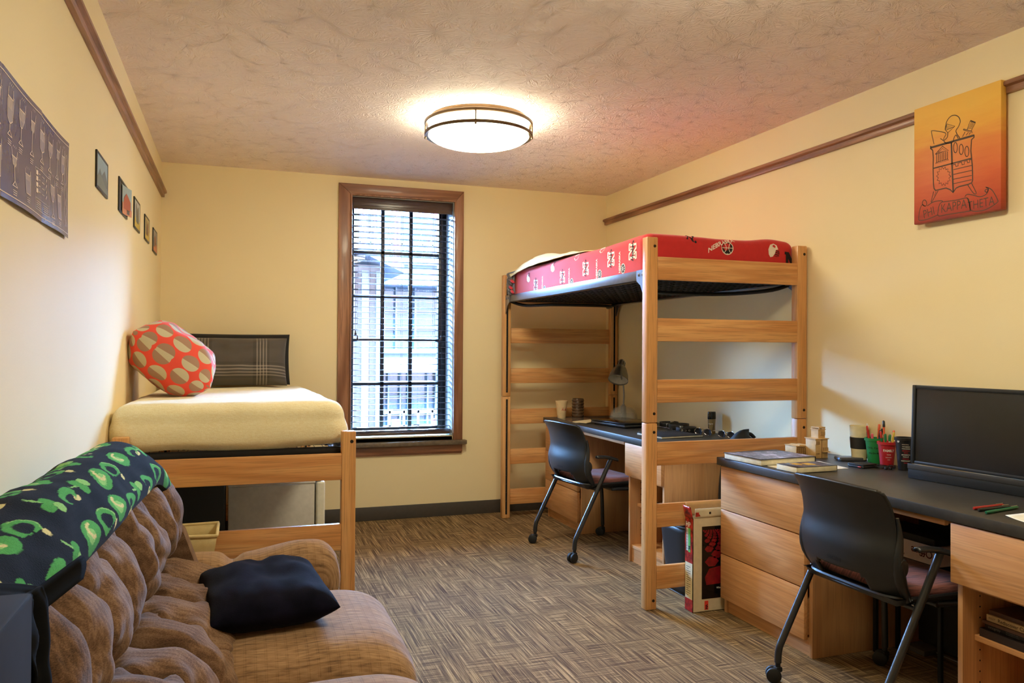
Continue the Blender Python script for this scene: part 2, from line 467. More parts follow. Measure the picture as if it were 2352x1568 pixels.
# wooden-look horizontal blind in the opening
bl = thing('window_blind', 'dark brown horizontal slat blind lowered with open slats in the window', 'blind', ((WX0+WX1)/2, BY+.075, WZ0))
M_slat = plain('dark_brown_blind_slats', (70, 50, 44), .30, coat=1.0)
M_cord = plain('brown_blind_cord', (88, 66, 60), .7)
BYc = BY+.075; X0b, X1b = WX0+.008, WX1-.008
b = MB(); b.box(X0b, X1b, BY+.015, BY+.022, 2.275, WZ1-.006, .002); b.box(X0b, X1b, BY+.009, BY+.018, 2.300, 2.308, .003); b.box(X0b, X1b, BY+.009, BY+.018, 2.325, 2.333, .003); b.box(X0b, X1b, BY+.011, BY+.018, 2.276, 2.284, .003)
b.box(X0b, X1b, BY+.03, BY+.115, 2.305, WZ1-.006, .004)
b.build('headrail', M_slat, bl)
b = MB(); nsl = 38
for i in range(nsl):
    z = .672+i*.0425; tl = math.radians(2+1.2*math.sin(i*1.9)); dz = .004*math.sin(i*2.3)
    def f(u, v, z=z, tl=tl, dz=dz, i=i):
        w = (v-.5)*.050; x = X0b+u*(X1b-X0b)
        cr = .0022*(1-(2*v-1)**2)
        sk = .004*(u-.5)*(1 if i == 5 else .3*math.sin(i*3.1)) + (.010*(u-.5) if i == 4 else 0)
        return Vector((x, BYc+w*math.cos(tl), z+dz*.2+cr+sk-w*math.sin(tl)))
    b.surf(f, 4, 4)
b.build('slats', M_slat, bl, solid=.0026)
b = MB(); b.box(X0b, X1b, BYc-.026, BYc+.026, .612, .632, .004); 
for k in range(3): b.box(X0b, X1b, BYc-.025, BYc+.025, .634+k*.006, .637+k*.006, .001)
b.build('bottom_rail', M_slat, bl)
for x in (.93, 1.175, 1.42):
    b = MB()
    for yy in (-.027, .027): b.tube([(x, BYc+yy, .62), (x, BYc+yy, 2.31)], .0011, 5)
    b.build('ladder_cord', M_cord, bl)
def tassel(x, z):
    b = MB(); b.lathe([(0, .034), (.003, .033), (.004, .018), (.008, .006), (.009, 0), (.006, -.006), (0, -.007)], 12, c=(x, BYc-.040, z))
    b.tube([(x, BYc-.04, z+.03), (x, BYc-.036, 2.30)], .0009, 5, mat=1)
    b.build('cord_tassel', [plain('dark_wood_tassel', (52, 40, 34), .4), M_cord], bl)
tassel(.827, 1.36); tassel(.842, 1.32); tassel(1.470, 1.325)

# ------------------------------------------------------------------ ceiling lamps
M_bronze = plain('oil_rubbed_bronze', (92, 74, 52), .35, .9)
def mk_diff():
    t = NT('lit_white_lamp_diffuser'); v = t.obj(False)
    b = t.b; b.inputs['Base Color'].default_value = (.9, .9, .88, 1); b.inputs['Roughness'].default_value = .4
    n = t.noise(v, 4, 1)
    t.set(b.inputs['Emission Color'], t.ramp(n, [(0, LAMP_COL), (1, LAMP_COL)]))
    t.set(b.inputs['Emission Strength'], t.math('MULTIPLY_ADD', n, .06*LAMP, .97*LAMP)); return t.m
M_diff = mk_diff()
def ceiling_lamp(x, y, label):
    L = thing('ceiling_lamp', label, 'lamp', (x, y, HZ), group='flush ceiling lamps')
    b = MB(); b.lathe([(.20, HZ-.0005), (.26, HZ-.002), (.26, HZ-.020), (.20, HZ-.020)], 48, c=(x, y, 0)); b.build('canopy', M_bronze, L)
    prof = [(.262, HZ-.022), (.270, HZ-.030), (.270, HZ-.095)]
    for k in range(1, 13):
        a = k/12*PI/2; prof.append((.270*math.cos(a), HZ-.095-.062*math.sin(a)))
    b = MB(); b.lathe(prof, 56, c=(x, y, 0)); b.build('diffuser', M_diff, L)
    for zc in (HZ-.034, HZ-.094):
        b = MB(); pr = [(.272, zc-.007), (.287, zc-.009), (.292, zc-.006), (.292, zc+.006), (.287, zc+.009), (.272, zc+.007), (.272, zc-.007)]
        b.lathe(pr, 64, c=(x, y, 0)); b.weld(); b.build('ring', M_bronze, L)
    for k in range(4):
        a = math.radians(-110+k*90); px, py = x+.288*math.cos(a), y+.288*math.sin(a)
        b = MB(); b.tube([(px, py, HZ-.030), (px, py, HZ-.104)], .0042, 8)
        b.lathe([(0, -.010), (.005, -.008), (.006, 0), (.004, .004)], 10, c=(px, py, HZ-.104))
        b.build('post', M_bronze, L)
    return L
l1 = ceiling_lamp(1.230, 4.067, 'round white flush lamp with two bronze rings lit on the ceiling')
dup(l1, (1.30, 1.80, HZ), math.radians(25), 'nearer round flush lamp whose glow shows at the top edge')
# ------------------------------------------------------------------ outside the window
M_conc = plain('pale_concrete', (66, 68, 72), .8)
M_cream = plain('cream_stone_cladding', (74, 70, 66), .8)
M_dglass = plain('dark_blue_window_wall', (38, 58, 68), .15)
M_mull = plain('pale_mullion', (66, 74, 80), .5)
M_roof = plain('grey_roof_sheet', (58, 60, 66), .7)
M_red = plain('red_painted_steel', (110, 36, 40), .5)
M_tarmac = plain('grey_tarmac', (44, 46, 50), .9)
b = MB(); ye0, ye1 = BY+WT-.03, BY+WT
b.box(-40, LX-.2, ye0, ye1, -6, 24); b.box(RX+.2, 40, ye0, ye1, -6, 24); b.box(LX-.2, RX+.2, ye0, ye1, -6, -.12); b.box(LX-.2, RX+.2, ye0, ye1, HZ+.12, 24)
struct(b.build('wall_exterior', plain('red_brick_facade', (140, 96, 80), .9), base=(0, ye1, -6)))
b = MB(); b.box(-30, 60, 6.13, 90, -6.1, -6.0); o = b.build('ground', M_tarmac); tag(o, kind='structure')
YB = 32.0
bd = thing('building', 'pale concrete building with dark window bands seen through the blind', 'building', (9, YB+3, -6))
b = MB(); b.box(2, 18, YB+.4, YB+8, -6, 4.6); b.build('core_wall', M_dglass, bd)
for z0, z1 in ((3.75, 4.7), (.25, 1.15), (-3.3, -2.4)):
    b = MB(); b.box(1.8, 18.2, YB-.8, YB+.6, z0, z1, .03); b.box(1.8, 18.2, YB-.95, YB-.75, z1-.12, z1+.06, .01); b.build('floor_slab', M_conc, bd)
random.seed(3)
for z0, z1 in ((1.15, 3.75), (-2.4, .25), (-6, -3.3)):
    b = MB(); x = 5.2
    while x < 17.5:
        b.box(x, x+.06, YB+.15, YB+.4, z0, z1); x += random.choice((.35, .5, .8, 1.2))
    for zz in (.35, .62): b.box(5.2, 17.5, YB+.2, YB+.4, z0+(z1-z0)*zz, z0+(z1-z0)*zz+.05)
    b.build('mullions', M_mull, bd)
b = MB(); b.box(4.35, 5.2, YB-.5, YB+.5, -6, 3.75); b.box(3.2, 3.9, YB-.4, YB+.5, -6, 3.75); b.build('pier', M_cream, bd)
b = MB(); x = 4.6
while x < 17.5:
    h = .75+.55*abs(math.sin(x*1.7)); b.box(x, x+.05, YB-.6, YB-.55, 4.7, 4.7+h)
    b.tube([(x, YB-.57, 4.7), (x+.42, YB-.57, 4.7+h)], .025, 5); x += .42
b.box(4.6, 17.5, YB-.6, YB-.55, 5.42, 5.47); b.build('roof_railing', M_mull, bd)
# gabled annex at the left of the view, nearer
ax = thing('annex', 'cream gabled building at the left edge of the view outside', 'building', (2.0, 21, -6))
b = MB(); b.box(-3, 3.45, 20, 24, -6, 3.35); b.build('wall', M_cream, ax)
b = MB()
for k in range(5): b.box(1.9+k*.36, 2.08+k*.36, 19.85, 20, -6, 3.2)
b.build('pilasters', M_conc, ax)
b = MB(); M = Matrix(((1, 0, 0, 0), (0, 0, 1, 0), (0, 1, 0, 0), (0, 0, 0, 1)))
b.prism([(-1.5, 5.9), (3.95, 3.32), (3.95, 3.12), (-1.5, 5.6), (-6.5, 3.12), (-6.5, 3.32)], 19.4, 24.4, M=M); b.build('roof', M_roof, ax)
# lattice crane mast and jib
cr = thing('tower_crane', 'red lattice crane mast rising faintly behind the building', 'crane', (8, 45, -6))
def lattice(p0, p1, w, n, name):
    b = MB(); p0, p1 = Vector(p0), Vector(p1); d = (p1-p0)
    s1 = Vector((1, 0, 0)) if abs(d.normalized().x) < .9 else Vector((0, 0, 1)); s2 = Vector((0, 1, 0))
    cs = [s1*w/2*a+s2*w/2*c for a, c in ((1, 1), (1, -1), (-1, -1), (-1, 1))]
    for c in cs: b.tube([p0+c, p1+c], .06, 5)
    for i in range(n):
        a0 = p0+d*(i/n); a1 = p0+d*((i+1)/n)
        for k in range(4): b.tube([a0+cs[k], a1+cs[(k+1) % 4]], .035, 4)
    return b.build(name, M_red, cr)
lattice((8.15, 45, -6), (8.15, 45, 26), 1.2, 22, 'mast'); lattice((6.55, 46, -6), (6.55, 46, 26), .9, 26, 'hoist_mast'); lattice((5.0, 45, 11.6), (20, 45, 6.2), .9, 14, 'jib')
# site fence and barrier rails low at the street
fn = thing('street_fence', 'white and red site fence at street level outside', 'fence', (8, 27, -6))
b = MB()
for k in range(26): b.box(2+k*.5, 2.07+k*.5, 27, 27.06, -6, -.9)
for z in (-1.0, -1.5, -2.0, -2.6): b.box(2, 15, 27, 27.05, z, z+.09)
b.build('white_rails', plain('white_fence_paint', (84, 84, 88), .6), fn)
for k in range(9):
    b = MB(); b.box(2.3+k*1.4, 2.55+k*1.4, 26.9, 27, -2.3, -1.2); b.build('red_panel', M_red, fn)
# ------------------------------------------------------------------ beds
POST_W, POST_D, END_W, END_H = .060, .050, .946, .905
RAILS = (.097, .397, .697); RAIL_H = .113
def bed_end(root, x0, y0, z0, inner, bolts=True):
    """one wooden bed end: two posts, three rails, bolts; inner = +1/-1 is the side facing the mattress"""
    for xa in (x0, x0+END_W-POST_W):
        b = MB(); b.box(xa, xa+POST_W, y0, y0+POST_D, z0+.001, z0+END_H-.001, .005, seg=2)
        p = b.build('post', M_oak[2], root)
        ys = y0+POST_D if inner > 0 else y0
        b = MB(); xm = xa+POST_W/2
        b.box(xm-.007, xm+.007, ys-.0015, ys+.0015, z0+.03, z0+END_H-.02)
        for k in range(13):
            z = z0+.06+k*.064; b.box(xm-.007, xm+.007, ys-.003, ys+.003, z, z+.006, mat=1)
        b.build('slot_strip', [M_hole, M_bolt], p)
        if bolts:
            yo = y0 if inner > 0 else y0+POST_D
            for z in (z0+.045, z0+END_H-.045):
                b = MB(); Mx = Matrix.Translation((xm+.012, yo, z)) @ Matrix.Rotation(PI/2 if inner > 0 else -PI/2, 4, 'X')
                b.lathe([(0, .0006), (.0035, .0006), (.0040, .0020), (.0065, .0020), (.0075, .0004), (.0075, -.002)], 16, M=Mx); b.build('bolt', M_bolt, p)
    for r in RAILS:
        ya, yb = (y0+.001, y0+.024) if inner > 0 else (y0+POST_D-.024, y0+POST_D-.001)
        b = MB(); b.box(x0+POST_W, x0+END_W-POST_W, ya, yb, z0+r, z0+r+RAIL_H, .003)
        b.build('rail', M_oak[0], root)
def spring_frame(root, x0, x1, y0, y1, z, dens=1):
    """steel side angles, brackets and a link spring deck, between y0 and y1 with the angle's top at z"""
    for s, xe in ((-1, x0), (1, x1)):
        b = MB(); xi = xe-s*.003
        b.box(min(xe, xi), max(xe, xi), y0+.002, y1-.002, z-.050, z, .001)
        xk = xe-s*.045; b.box(min(xe, xk), max(xe, xk), y0+.03, y1-.03, z-.050, z-.047, .001)
        b.build('side_rail', M_steel, root)
        for ye, sg in ((y0, 1), (y1, -1)):
            b = MB(); M = Matrix(((0, 0, 1, 0), (1, 0, 0, 0), (0, 1, 0, 0), (0, 0, 0, 1)))
            xo = xe+s*.0035; pts = [(ye, z+.001), (ye+sg*.085, z+.001), (ye+sg*.085, z-.052), (ye+sg*.045, z-.075), (ye+sg*.010, z-.135), (ye, z-.135)]
            b.prism(pts, min(xe, xo), max(xe, xo), M=M)
            for dy in (.022, .062):
                Mx = Matrix.Translation((xo, ye+sg*dy, z-.022)) @ Matrix.Rotation(s*PI/2, 4, 'Y'); b.lathe([(.008, 0), (.0075, .003), (.004, .005), (0, .0055)], 12, M=Mx)
            b.build('corner_bracket', M_steel, root)
    for ye in (y0+.004, y1-.034):
        b = MB(); b.box(x0+.004, x1-.004, ye, ye+.003, z-.045, z, .001); b.box(x0+.004, x1-.004, ye, ye+.03, z-.004, z); b.build('end_rail', M_darkst, root)
    b = MB(); zt = z-.038
    nx, ny = 22, int(30*dens)
    for i in range(nx):
        x = x0+.04+(x1-x0-.08)*i/(nx-1); b.tube([(x, y0+.03, zt), (x, y1-.03, zt)], .0016, 4)
    for j in range(ny):
        y = y0+.05+(y1-y0-.10)*j/(ny-1); b.tube([(x0+.03, y, zt+.002), (x1-.03, y, zt+.002)], .0016, 4)
        for i in range(0, nx-1, 2):
            x = x0+.04+(x1-x0-.08)*(i+.5*(j % 2))/(nx-1); b.box(x-.006, x+.006, y-.002, y+.002, zt-.003, zt+.001)
    b.build('spring_deck', M_darkst, root)
    for ye, sg in ((y0+.05, 1), (y1-.05, -1)):
        b = MB(); pts = [(x0+.02, ye, z-.045), (x0+.12, ye+sg*.05, z-.075), (x0+.25, ye+sg*.32, z-.080), (x1-.25, ye+sg*.32, z-.080), (x1-.12, ye+sg*.05, z-.075), (x1-.02, ye, z-.045)]
        b.tube(spline(pts, 24), .011, 8); b.build('end_hoop', M_darkst, root)

# the loft bed on the right
LFX, LFY0, LFY1 = 1.879, 3.383, 5.597
loft = thing('loft_bed', 'tall oak loft bed with slatted ends raised over a desk against the right wall', 'bed', (LFX+END_W/2, (LFY0+LFY1)/2, 0))
for k in (0, 1):
    bed_end(loft, LFX, LFY0, k*END_H, 1); bed_end(loft, LFX, LFY1-POST_D, k*END_H, -1)
spring_frame(loft, 1.897, 2.806, LFY0+POST_D, LFY1-POST_D, 1.655)
# mattress in a red printed sheet
MX0, MX1, MY0, MY1, MZ0, MZ1, MR = 1.903, 2.800, 3.440, 5.505, 1.622, 1.832, .045
def dfm(p):
    n = mnoise.noise(Vector((p[0]*2.3, p[1]*2.0, 1.7)))
    k = max(0, min(1, (p[2]-MZ0-.06)/.12))
    bump = .016*math.exp(-((p[0]-2.66)/.10)**2)*math.exp(-((p[1]-3.5)/.16)**2) + .010*math.exp(-((p[0]-1.98)/.16)**2)*math.exp(-((p[1]-3.5)/.3)**2)
    w = .003*mnoise.noise(Vector((p[0]*9, p[1]*7, p[2]*9)))
    return Vector((p[0]+w*.6, p[1]+w*.6, p[2]+k*(.007*n+bump)+w*k))
def prof_arc(s, a0, z0, z1, r):
    """arc length s up a side, over the rounded top edge, then inwards: returns (offset inwards, z)"""
    h = z1-z0-r
    if s < h: return 0.0, z0+s
    s -= h; q = r*PI/2
    if s < q:
        a = s/r; return r*(1-math.cos(a)), z1-r+r*math.sin(a)
    return r+(s-q), z1
def side_fn(off=.0012):
    def f(u, v):                                  # u along -y from MY1, v = arc length up the left side
        d, z = prof_arc(max(v, 0), 0, MZ0, MZ1, MR); a = min(max((v-(MZ1-MZ0-MR))/MR, 0), PI/2)
        p = dfm((MX0+d, MY1-u, z)); return p+Vector((-math.cos(a), 0, math.sin(a)))*off
    return f
def end_fn(off=.0012):
    def f(u, v):
        d, z = prof_arc(max(v, 0), 0, MZ0, MZ1, MR); a = min(max((v-(MZ1-MZ0-MR))/MR, 0), PI/2)
        p = dfm((MX0+u, MY0+d, z)); return p+Vector((0, -math.cos(a), math.sin(a)))*off
    return f
M_red_sh = plain('red_jersey_sheet', (198, 36, 38), .8, sheen=.3, grain=.04, bump=.15, bscale=500)
M_prw = plain('print_white', (238, 228, 214), .8); M_prk = plain('print_black', (30, 22, 24), .8); M_prd = plain('print_dark_red', (140, 20, 30), .8)
red = thing('mattress', 'mattress in a red sheet with white and black team prints on the loft bed', 'mattress', ((MX0+MX1)/2, (MY0+MY1)/2, MZ0))
b = MB()
def rrect(t):
    """rounded rectangle outline, t in 0..1 -> (x, y, nx, ny) by perimeter"""
    r = .05; w, h = MX1-MX0, MY1-MY0
    segs = [(w-2*r), r*PI/2, (h-2*r), r*PI/2]*2; L = sum(segs); s = (t % 1)*L
    cx = [(MX0+r, MY0), (MX1-r, MY0+r), (MX1, MY0+r), (MX1-r, MY1-r), (MX1-r, MY1), (MX0+r, MY1-r), (MX0, MY1-r), (MX0+r, MY0+r)]
    i = 0
    while s > segs[i] and i < 7: s -= segs[i]; i += 1
    k = i//2
    if i % 2 == 0:
        d = [(1, 0), (0, 1), (-1, 0), (0, -1)][k]; n = [(0, -1), (1, 0), (0, 1), (-1, 0)][k]
        return cx[i][0]+d[0]*s, cx[i][1]+d[1]*s, n[0], n[1]
    a = -PI/2+k*PI/2+s/r; return cx[i][0]+r*math.cos(a), cx[i][1]+r*math.sin(a), math.cos(a), math.sin(a)
def shell(u, v):
    x, y, nx, ny = rrect(u); H = (MZ1-MZ0-MR)+MR*PI/2
    if v < .5:
        d, z = prof_arc(v/.5*H, 0, MZ0, MZ1, MR); return dfm((x-nx*d, y-ny*d, z))
    f = (v-.5)/.5; x -= nx*MR; y -= ny*MR; mx, my = (MX0+MX1)/2, max(MY0+.45, min(MY1-.45, y))
    return dfm((x+(mx-x)*f, y+(my-y)*f, MZ1))
b.surf(shell, 320, 64, cu=True); b.weld(1e-4)
b.build('sheet', M_red_sh, red)
b = MB(); b.box(MX0+.006, MX1-.006, MY0+.006, MY1-.006, MZ0+.001, MZ0+.018, .004); b.build('underside', M_black, red)
NP = [(0, 0), (.40, 0), (.40, .17), (.30, .17), (.30, .58), (.66, 0), (.90, 0), (.90, .83), (1, .83), (1, 1), (.60, 1), (.60, .83), (.70, .83), (.70, .42), (.34, 1), (0, 1), (0, .83), (.10, .83), (.10, .17), (0, .17)]
def place(fn, cx, cy, s, rot=0.0):
    c, q = math.cos(rot), math.sin(rot)
    return lambda u, v: fn(cx+(u*c-v*q)*s, cy+(u*q+v*c)*s)
def n_outline(b, fn, mat, w=.12, close=True): b.ribbon([(x-.5, y-.5) for x, y in NP], w, fn, closed=True, mat=mat)
def basketball(b, fn):
    b.poly(circ(0, 0, .56, 20), fn, 0); g = lambda u, v: fn(u, v)
    b.poly(circ(0, 0, .50, 20), lambda u, v: fn(u, v), 1)
def helmet(b, fn):
    b.poly([(-.5, -.3), (-.55, .1), (-.35, .45), (0, .55), (.3, .42), (.45, .12), (.2, .05), (.12, -.2), (-.1, -.45), (-.35, -.5)], fn, 0)
    for y in (-.02, -.16, -.30): b.ribbon([(.10, y+.04), (.45, y), (.52, y-.12)], .07, fn, mat=1)
    b.ribbon([(.50, .05), (.56, -.2), (.35, -.42), (.05, -.38)], .09, fn, mat=2)
def huskers(b, fn, mat_n, mat_t):
    n_outline(b, fn, mat_n, .11)
    b.text('Huskers', .42, lambda u, v: fn(u, v), mat=mat_t, shear=.35, bold=.012)
SD, SD2, EN = side_fn(.0012), side_fn(.0017), end_fn(.0012); EN2 = end_fn(.0017)
def two(fn1, fn2, cx, cy, s, rot): return place(fn1, cx, cy, s, rot), place(fn2, cx, cy, s, rot)
mats3 = [M_prw, M_prk, M_prd]
# left side, prints run along the bed (turned a quarter)
for (u, v, s) in ((1.93, .135, .075), (1.685, .125, .075), (1.36, .105, .075), (1.02, .085, .072), (.56, .070, .068)):
    b = MB(); f1, f2 = two(SD, SD2, u, v, s, PI/2)
    n_outline(b, f1, 0, .14); b.text('Huskers', .40, f2, mat=1, shear=.35, bold=.012)
    b.build('printed_logo', mats3, red)
for (u, v, s) in ((1.825, .060, .045), (1.545, .055, .045), (1.16, .040, .042), (.72, .03, .04)):
    b = MB(); f1, f2 = two(SD, SD2, u, v, s, PI/2)
    b.poly(circ(0, 0, .58, 20), f1, 0); b.poly(circ(0, 0, .50, 20), f2, 1)
    b3 = place(side_fn(.0022), u, v, s, PI/2)
    b.ribbon([(-.5, 0), (.5, 0)], .05, b3); b.ribbon([(0, -.5), (0, .5)], .05, b3); b.ribbon(circ(.62, 0, .5, 8, a0=2.2, a1=4.1, close=True), .05, b3); b.ribbon(circ(-.62, 0, .5, 8, a0=-.95, a1=.95, close=True), .05, b3)
    f4 = place(SD, u-.038, v+.035, .036, PI/2); b.text('NEBRASKA', .62, f4, mat=0, bold=.02)
    b.build('printed_ball', mats3, red)
for (u, v, s) in ((1.22, .200, .062), (.86, .165, .062), (.42, .130, .060), (1.56, .205, .055), (.62, .225, .05)):
    b = MB(); helmet(b, place(SD, u, v, s, PI/2)); b.build('printed_helmet', mats3, red)
# near end, above the top rail
b = MB(); f = place(EN, .70+.055, .150, .062, 0); f2 = place(EN2, .755, .150, .062, 0)
helmet(b, f); b.build('printed_helmet', mats3, red)
b = MB(); b.poly([((x-.5)*1.1, (y-.5)*1.12) for x, y in NP], place(EN, .862, .112, .070, 0), 1)
b.build('printed_logo', mats3, red)
b = MB(); f1, f2, f3 = place(EN, .470, .160, .062, 0), place(EN2, .470, .160, .062, 0), place(end_fn(.0022), .470, .160, .062, 0)
b.poly(circ(0, 0, .58, 20), f1, 0); b.poly(circ(0, 0, .50, 20), f2, 1)
b.ribbon([(-.5, 0), (.5, 0)], .05, f3); b.ribbon([(0, -.5), (0, .5)], .05, f3); b.ribbon(circ(.62, 0, .5, 8, a0=2.2, a1=4.1, close=True), .05, f3); b.ribbon(circ(-.62, 0, .5, 8, a0=-.95, a1=.95, close=True), .05, f3)
def arc_text(u, v): a = -u*.55; return EN(.475+math.sin(-a)*.105*1.0, .100+.105*math.cos(a)+v*.9*1.0)
b.text('NEBRASKA', .034, lambda u, v: EN(.438+u, .184+v+u*.42-1.6*u*u), mat=0, bold=.0008)
b.build('printed_ball', mats3, red)
b = MB(); f = place(end_fn(.0026), .265, .200, .055, -.35); b.text('N.', 1.1, f, mat=1, bold=.05); b.build('printed_logo', mats3, red)

# pale yellow pillow at the far end of the loft, and a knotted fleece throw
def pillow_mesh(ctr, ex, ey, w, h, t, mats, name, parent=None, nu=48, nv=36, wr=.006, seed=0.0, pinch=.12, sag=0.0, uvm=(1, 1), flip=False):
    ctr, ex, ey = Vector(ctr), Vector(ex).normalized(), Vector(ey).normalized(); ez = ex.cross(ey).normalized(); ey = ez.cross(ex)
    b = MB()
    for sgn in (1, -1):
        def f(u, v):
            a, c = math.sin((2*u-1)*PI/2), math.sin((2*v-1)*PI/2)
            th = max(0, (1-abs(a)**3.6)*(1-abs(c)**3.6))**.52
            px = a*w/2*(1-pinch*(1-abs(a)**1.5)*0 - pinch*.5*(1-c*c)*abs(a)**3); py = c*h/2*(1-pinch*.5*(1-a*a)*abs(c)**3)
            n = mnoise.noise(Vector((a*2.2+seed, c*2.2, sgn*3+seed))); n2 = mnoise.noise(Vector((a*6+seed, c*3, sgn*5.0)))
            zz = sgn*t/2*th*(1+.15*n) + wr*(n+.6*n2)*th - sag*(1-a*a)*(1-c*c)
            return ctr + ex*px + ey*py + ez*zz
        b.surf(f, nu, nv)
    b.weld(1e-4)
    return b
M_yel = plain('pale_yellow_cotton', (240, 222, 160), .8, sheen=.2, bump=.1, bscale=400)
b = MB()
def yb(u, v):
    # cloth lying on the mattress top and hanging a little over the left edge at the far end
    y = 5.46-1.25*u; x = 1.872+.62*v
    lift = .034*math.sin(PI*min(1, max(0, (u*1.02))))**.8*min(1, v*6)*(.7+.3*math.cos(v*2)) + .035*math.exp(-((u-.35)/.25)**2)*math.exp(-((v-.25)/.3)**2)
    n = .012*mnoise.noise(Vector((u*6, v*5, 2)))+.006*mnoise.noise(Vector((u*17, v*9, 5)))
    dr = -.065*max(0, 1-v/.09)**1.5*max(0, 1-u*1.25)
    z = MZ1+.006+lift+n*min(1, v*8+.2)+dr
    edge = .055*max(0, u-.5)*2
    return Vector((x+edge*(1-v)+.010*mnoise.noise(Vector((u*8, 3, v*4))), y, z))
b.surf(yb, 60, 30)
o = b.build('pillowcase', M_yel, None, solid=.004); tag(o, 'pale yellow crumpled pillowcase on the far end of the loft bed', 'pillowcase')
M_gry = plain('grey_plaid_fleece', (92, 86, 84), .9, sheen=.4); M_redf = plain('red_fleece', (190, 40, 44), .9, sheen=.4)
b = MB(); random.seed(11)
for k in range(14):
    y = 5.475-.10*random.random(); z = 1.665+.0105*k; mt = 1 if k in (1, 4, 8) else 0
    pts = [(1.898, y, z), (1.884-.01*random.random(), y-.012, z+.004), (1.878, y-.03, z-.006), (1.885, y-.05, z-.014)]
    b.tube(spline(pts, 8), [.009]*5+[.011]*2+[.007, .004], 6, mat=mt)
b.surf(lambda u, v: Vector((1.893-.006*math.sin(v*PI), 5.50-.17*u, 1.66+.16*v)), 8, 8)
o = b.build('fleece_throw', [M_gry, M_redf], None); tag(o, 'grey and red knotted fleece fringe hanging beside the loft mattress end', 'blanket')

# ------------------------------------------------------------------ the low bed on the left
BX, BY0, BY1 = -.453, 3.420, 5.640
bed = thing('bed', 'low oak bed with slatted end along the left wall beside the sofa', 'bed', (BX+END_W/2, (BY0+BY1)/2, 0))
bed_end(bed, BX, BY0, 0, 1); bed_end(bed, BX, BY1-POST_D, 0, -1)
spring_frame(bed, BX+.018, BX+END_W-.018, BY0+POST_D, BY1-POST_D, .832, .6)
M_tick = plain('blue_white_mattress_ticking', (190, 196, 206), .7, grain=.3)
b = MB(); b.box(BX+.030, BX+END_W-.075, BY0+.085, BY1-.085, .835, .970, .05, seg=4)
o = b.build('mattress', M_tick, None); tag(o, 'pale ticking mattress mostly hidden under the cream blanket', 'mattress')
def mk_fleece():
    t = NT('cream_fluffy_fleece'); v = t.obj(False)
    n = t.noise(v, 260, 4, .7); n2 = t.noise(t.map(v, (60, 60, 160)), 1, 2); n3 = t.noise(v, 5, 2)
    col = t.ramp(t.math('ADD', t.math('MULTIPLY', n, .6), t.math('MULTIPLY', n2, .4)), [(.3, lin((238, 222, 168))), (.7, lin((254, 246, 212)))])
    t.bump(t.math('ADD', n, t.math('MULTIPLY', n2, .6)), .45, .005)
    return t.fin(col, .95, sheen=.5)
M_fleece = mk_fleece()
b = MB(); bx0, bx1, by0, by1 = BX-.018, BX+END_W-.030, BY0+.056, BY1-.058
def bl_fn(u, v):
    r = .085; w, h = bx1-bx0, by1-by0; a = 2*PI*u
    # rounded rectangle by angle
    per = [w-2*r, r*PI/2, h-2*r, r*PI/2]*2; L = sum(per); s = (u % 1)*L; i = 0
    while s > per[i] and i < 7: s -= per[i]; i += 1
    k = i//2; cx = [(bx0+r, by0), (bx1-r, by0+r), (bx1, by0+r), (bx1-r, by1-r), (bx1-r, by1), (bx0+r, by1-r), (bx0, by1-r), (bx0+r, by0+r)]
    if i % 2 == 0:
        d = [(1, 0), (0, 1), (-1, 0), (0, -1)][k]; n = [(0, -1), (1, 0), (0, 1), (-1, 0)][k]; x, y = cx[i][0]+d[0]*s, cx[i][1]+d[1]*s
    else:
        q = -PI/2+k*PI/2+s/r; n = (math.cos(q), math.sin(q)); x, y = cx[i][0]+r*n[0], cx[i][1]+r*n[1]
    zt = 1.030-.030*((y-by0)/(by1-by0)); zb = .834+.006*math.sin(u*60)+.008*mnoise.noise(Vector((u*30, 0, 1)))
    if k == 0 and i == 1 or (i == 0 and x > bx1-.22): zb += .005*min(1, max(0, (x-(bx1-.22))/.12))
    R = .075; Hs = zt-zb-R
    if v < .35: f = v/.35; d = .0; z = zb+Hs*f; bul = .014*math.sin(PI*f); tuck = .020*max(0, 1-f*4)
    elif v < .6: q = (v-.35)/.25*PI/2; d = R*(1-math.cos(q)); z = zt-R+R*math.sin(q); bul = 0; tuck = 0
    else:
        f = (v-.6)/.4; x1, y1 = x-n[0]*R, y-n[1]*R; mx, my = (bx0+bx1)/2, max(by0+.45, min(by1-.45, y))
        x, y = x1+(mx-x1)*f, y1+(my-y1)*f; p = Vector((x, y, zt))
        return p+Vector((0, 0, .006*mnoise.noise(p*5)))
    p = Vector((x-n[0]*(d+tuck-bul), y-n[1]*(d+tuck-bul), z))
    nn = .007*mnoise.noise(Vector((p.x*9, p.y*9, p.z*6)))+.004*mnoise.noise(Vector((p.x*22, p.y*22, p.z*10)))
    return p+Vector((n[0]*nn, n[1]*nn, nn*.4))
b.surf(bl_fn, 220, 44, cu=True); b.weld(1e-4)
o = b.build('blanket', M_fleece, None, base=(BX+END_W/2, (BY0+BY1)/2, .84)); tag(o, 'cream fluffy fleece blanket tucked over the low bed', 'blanket')
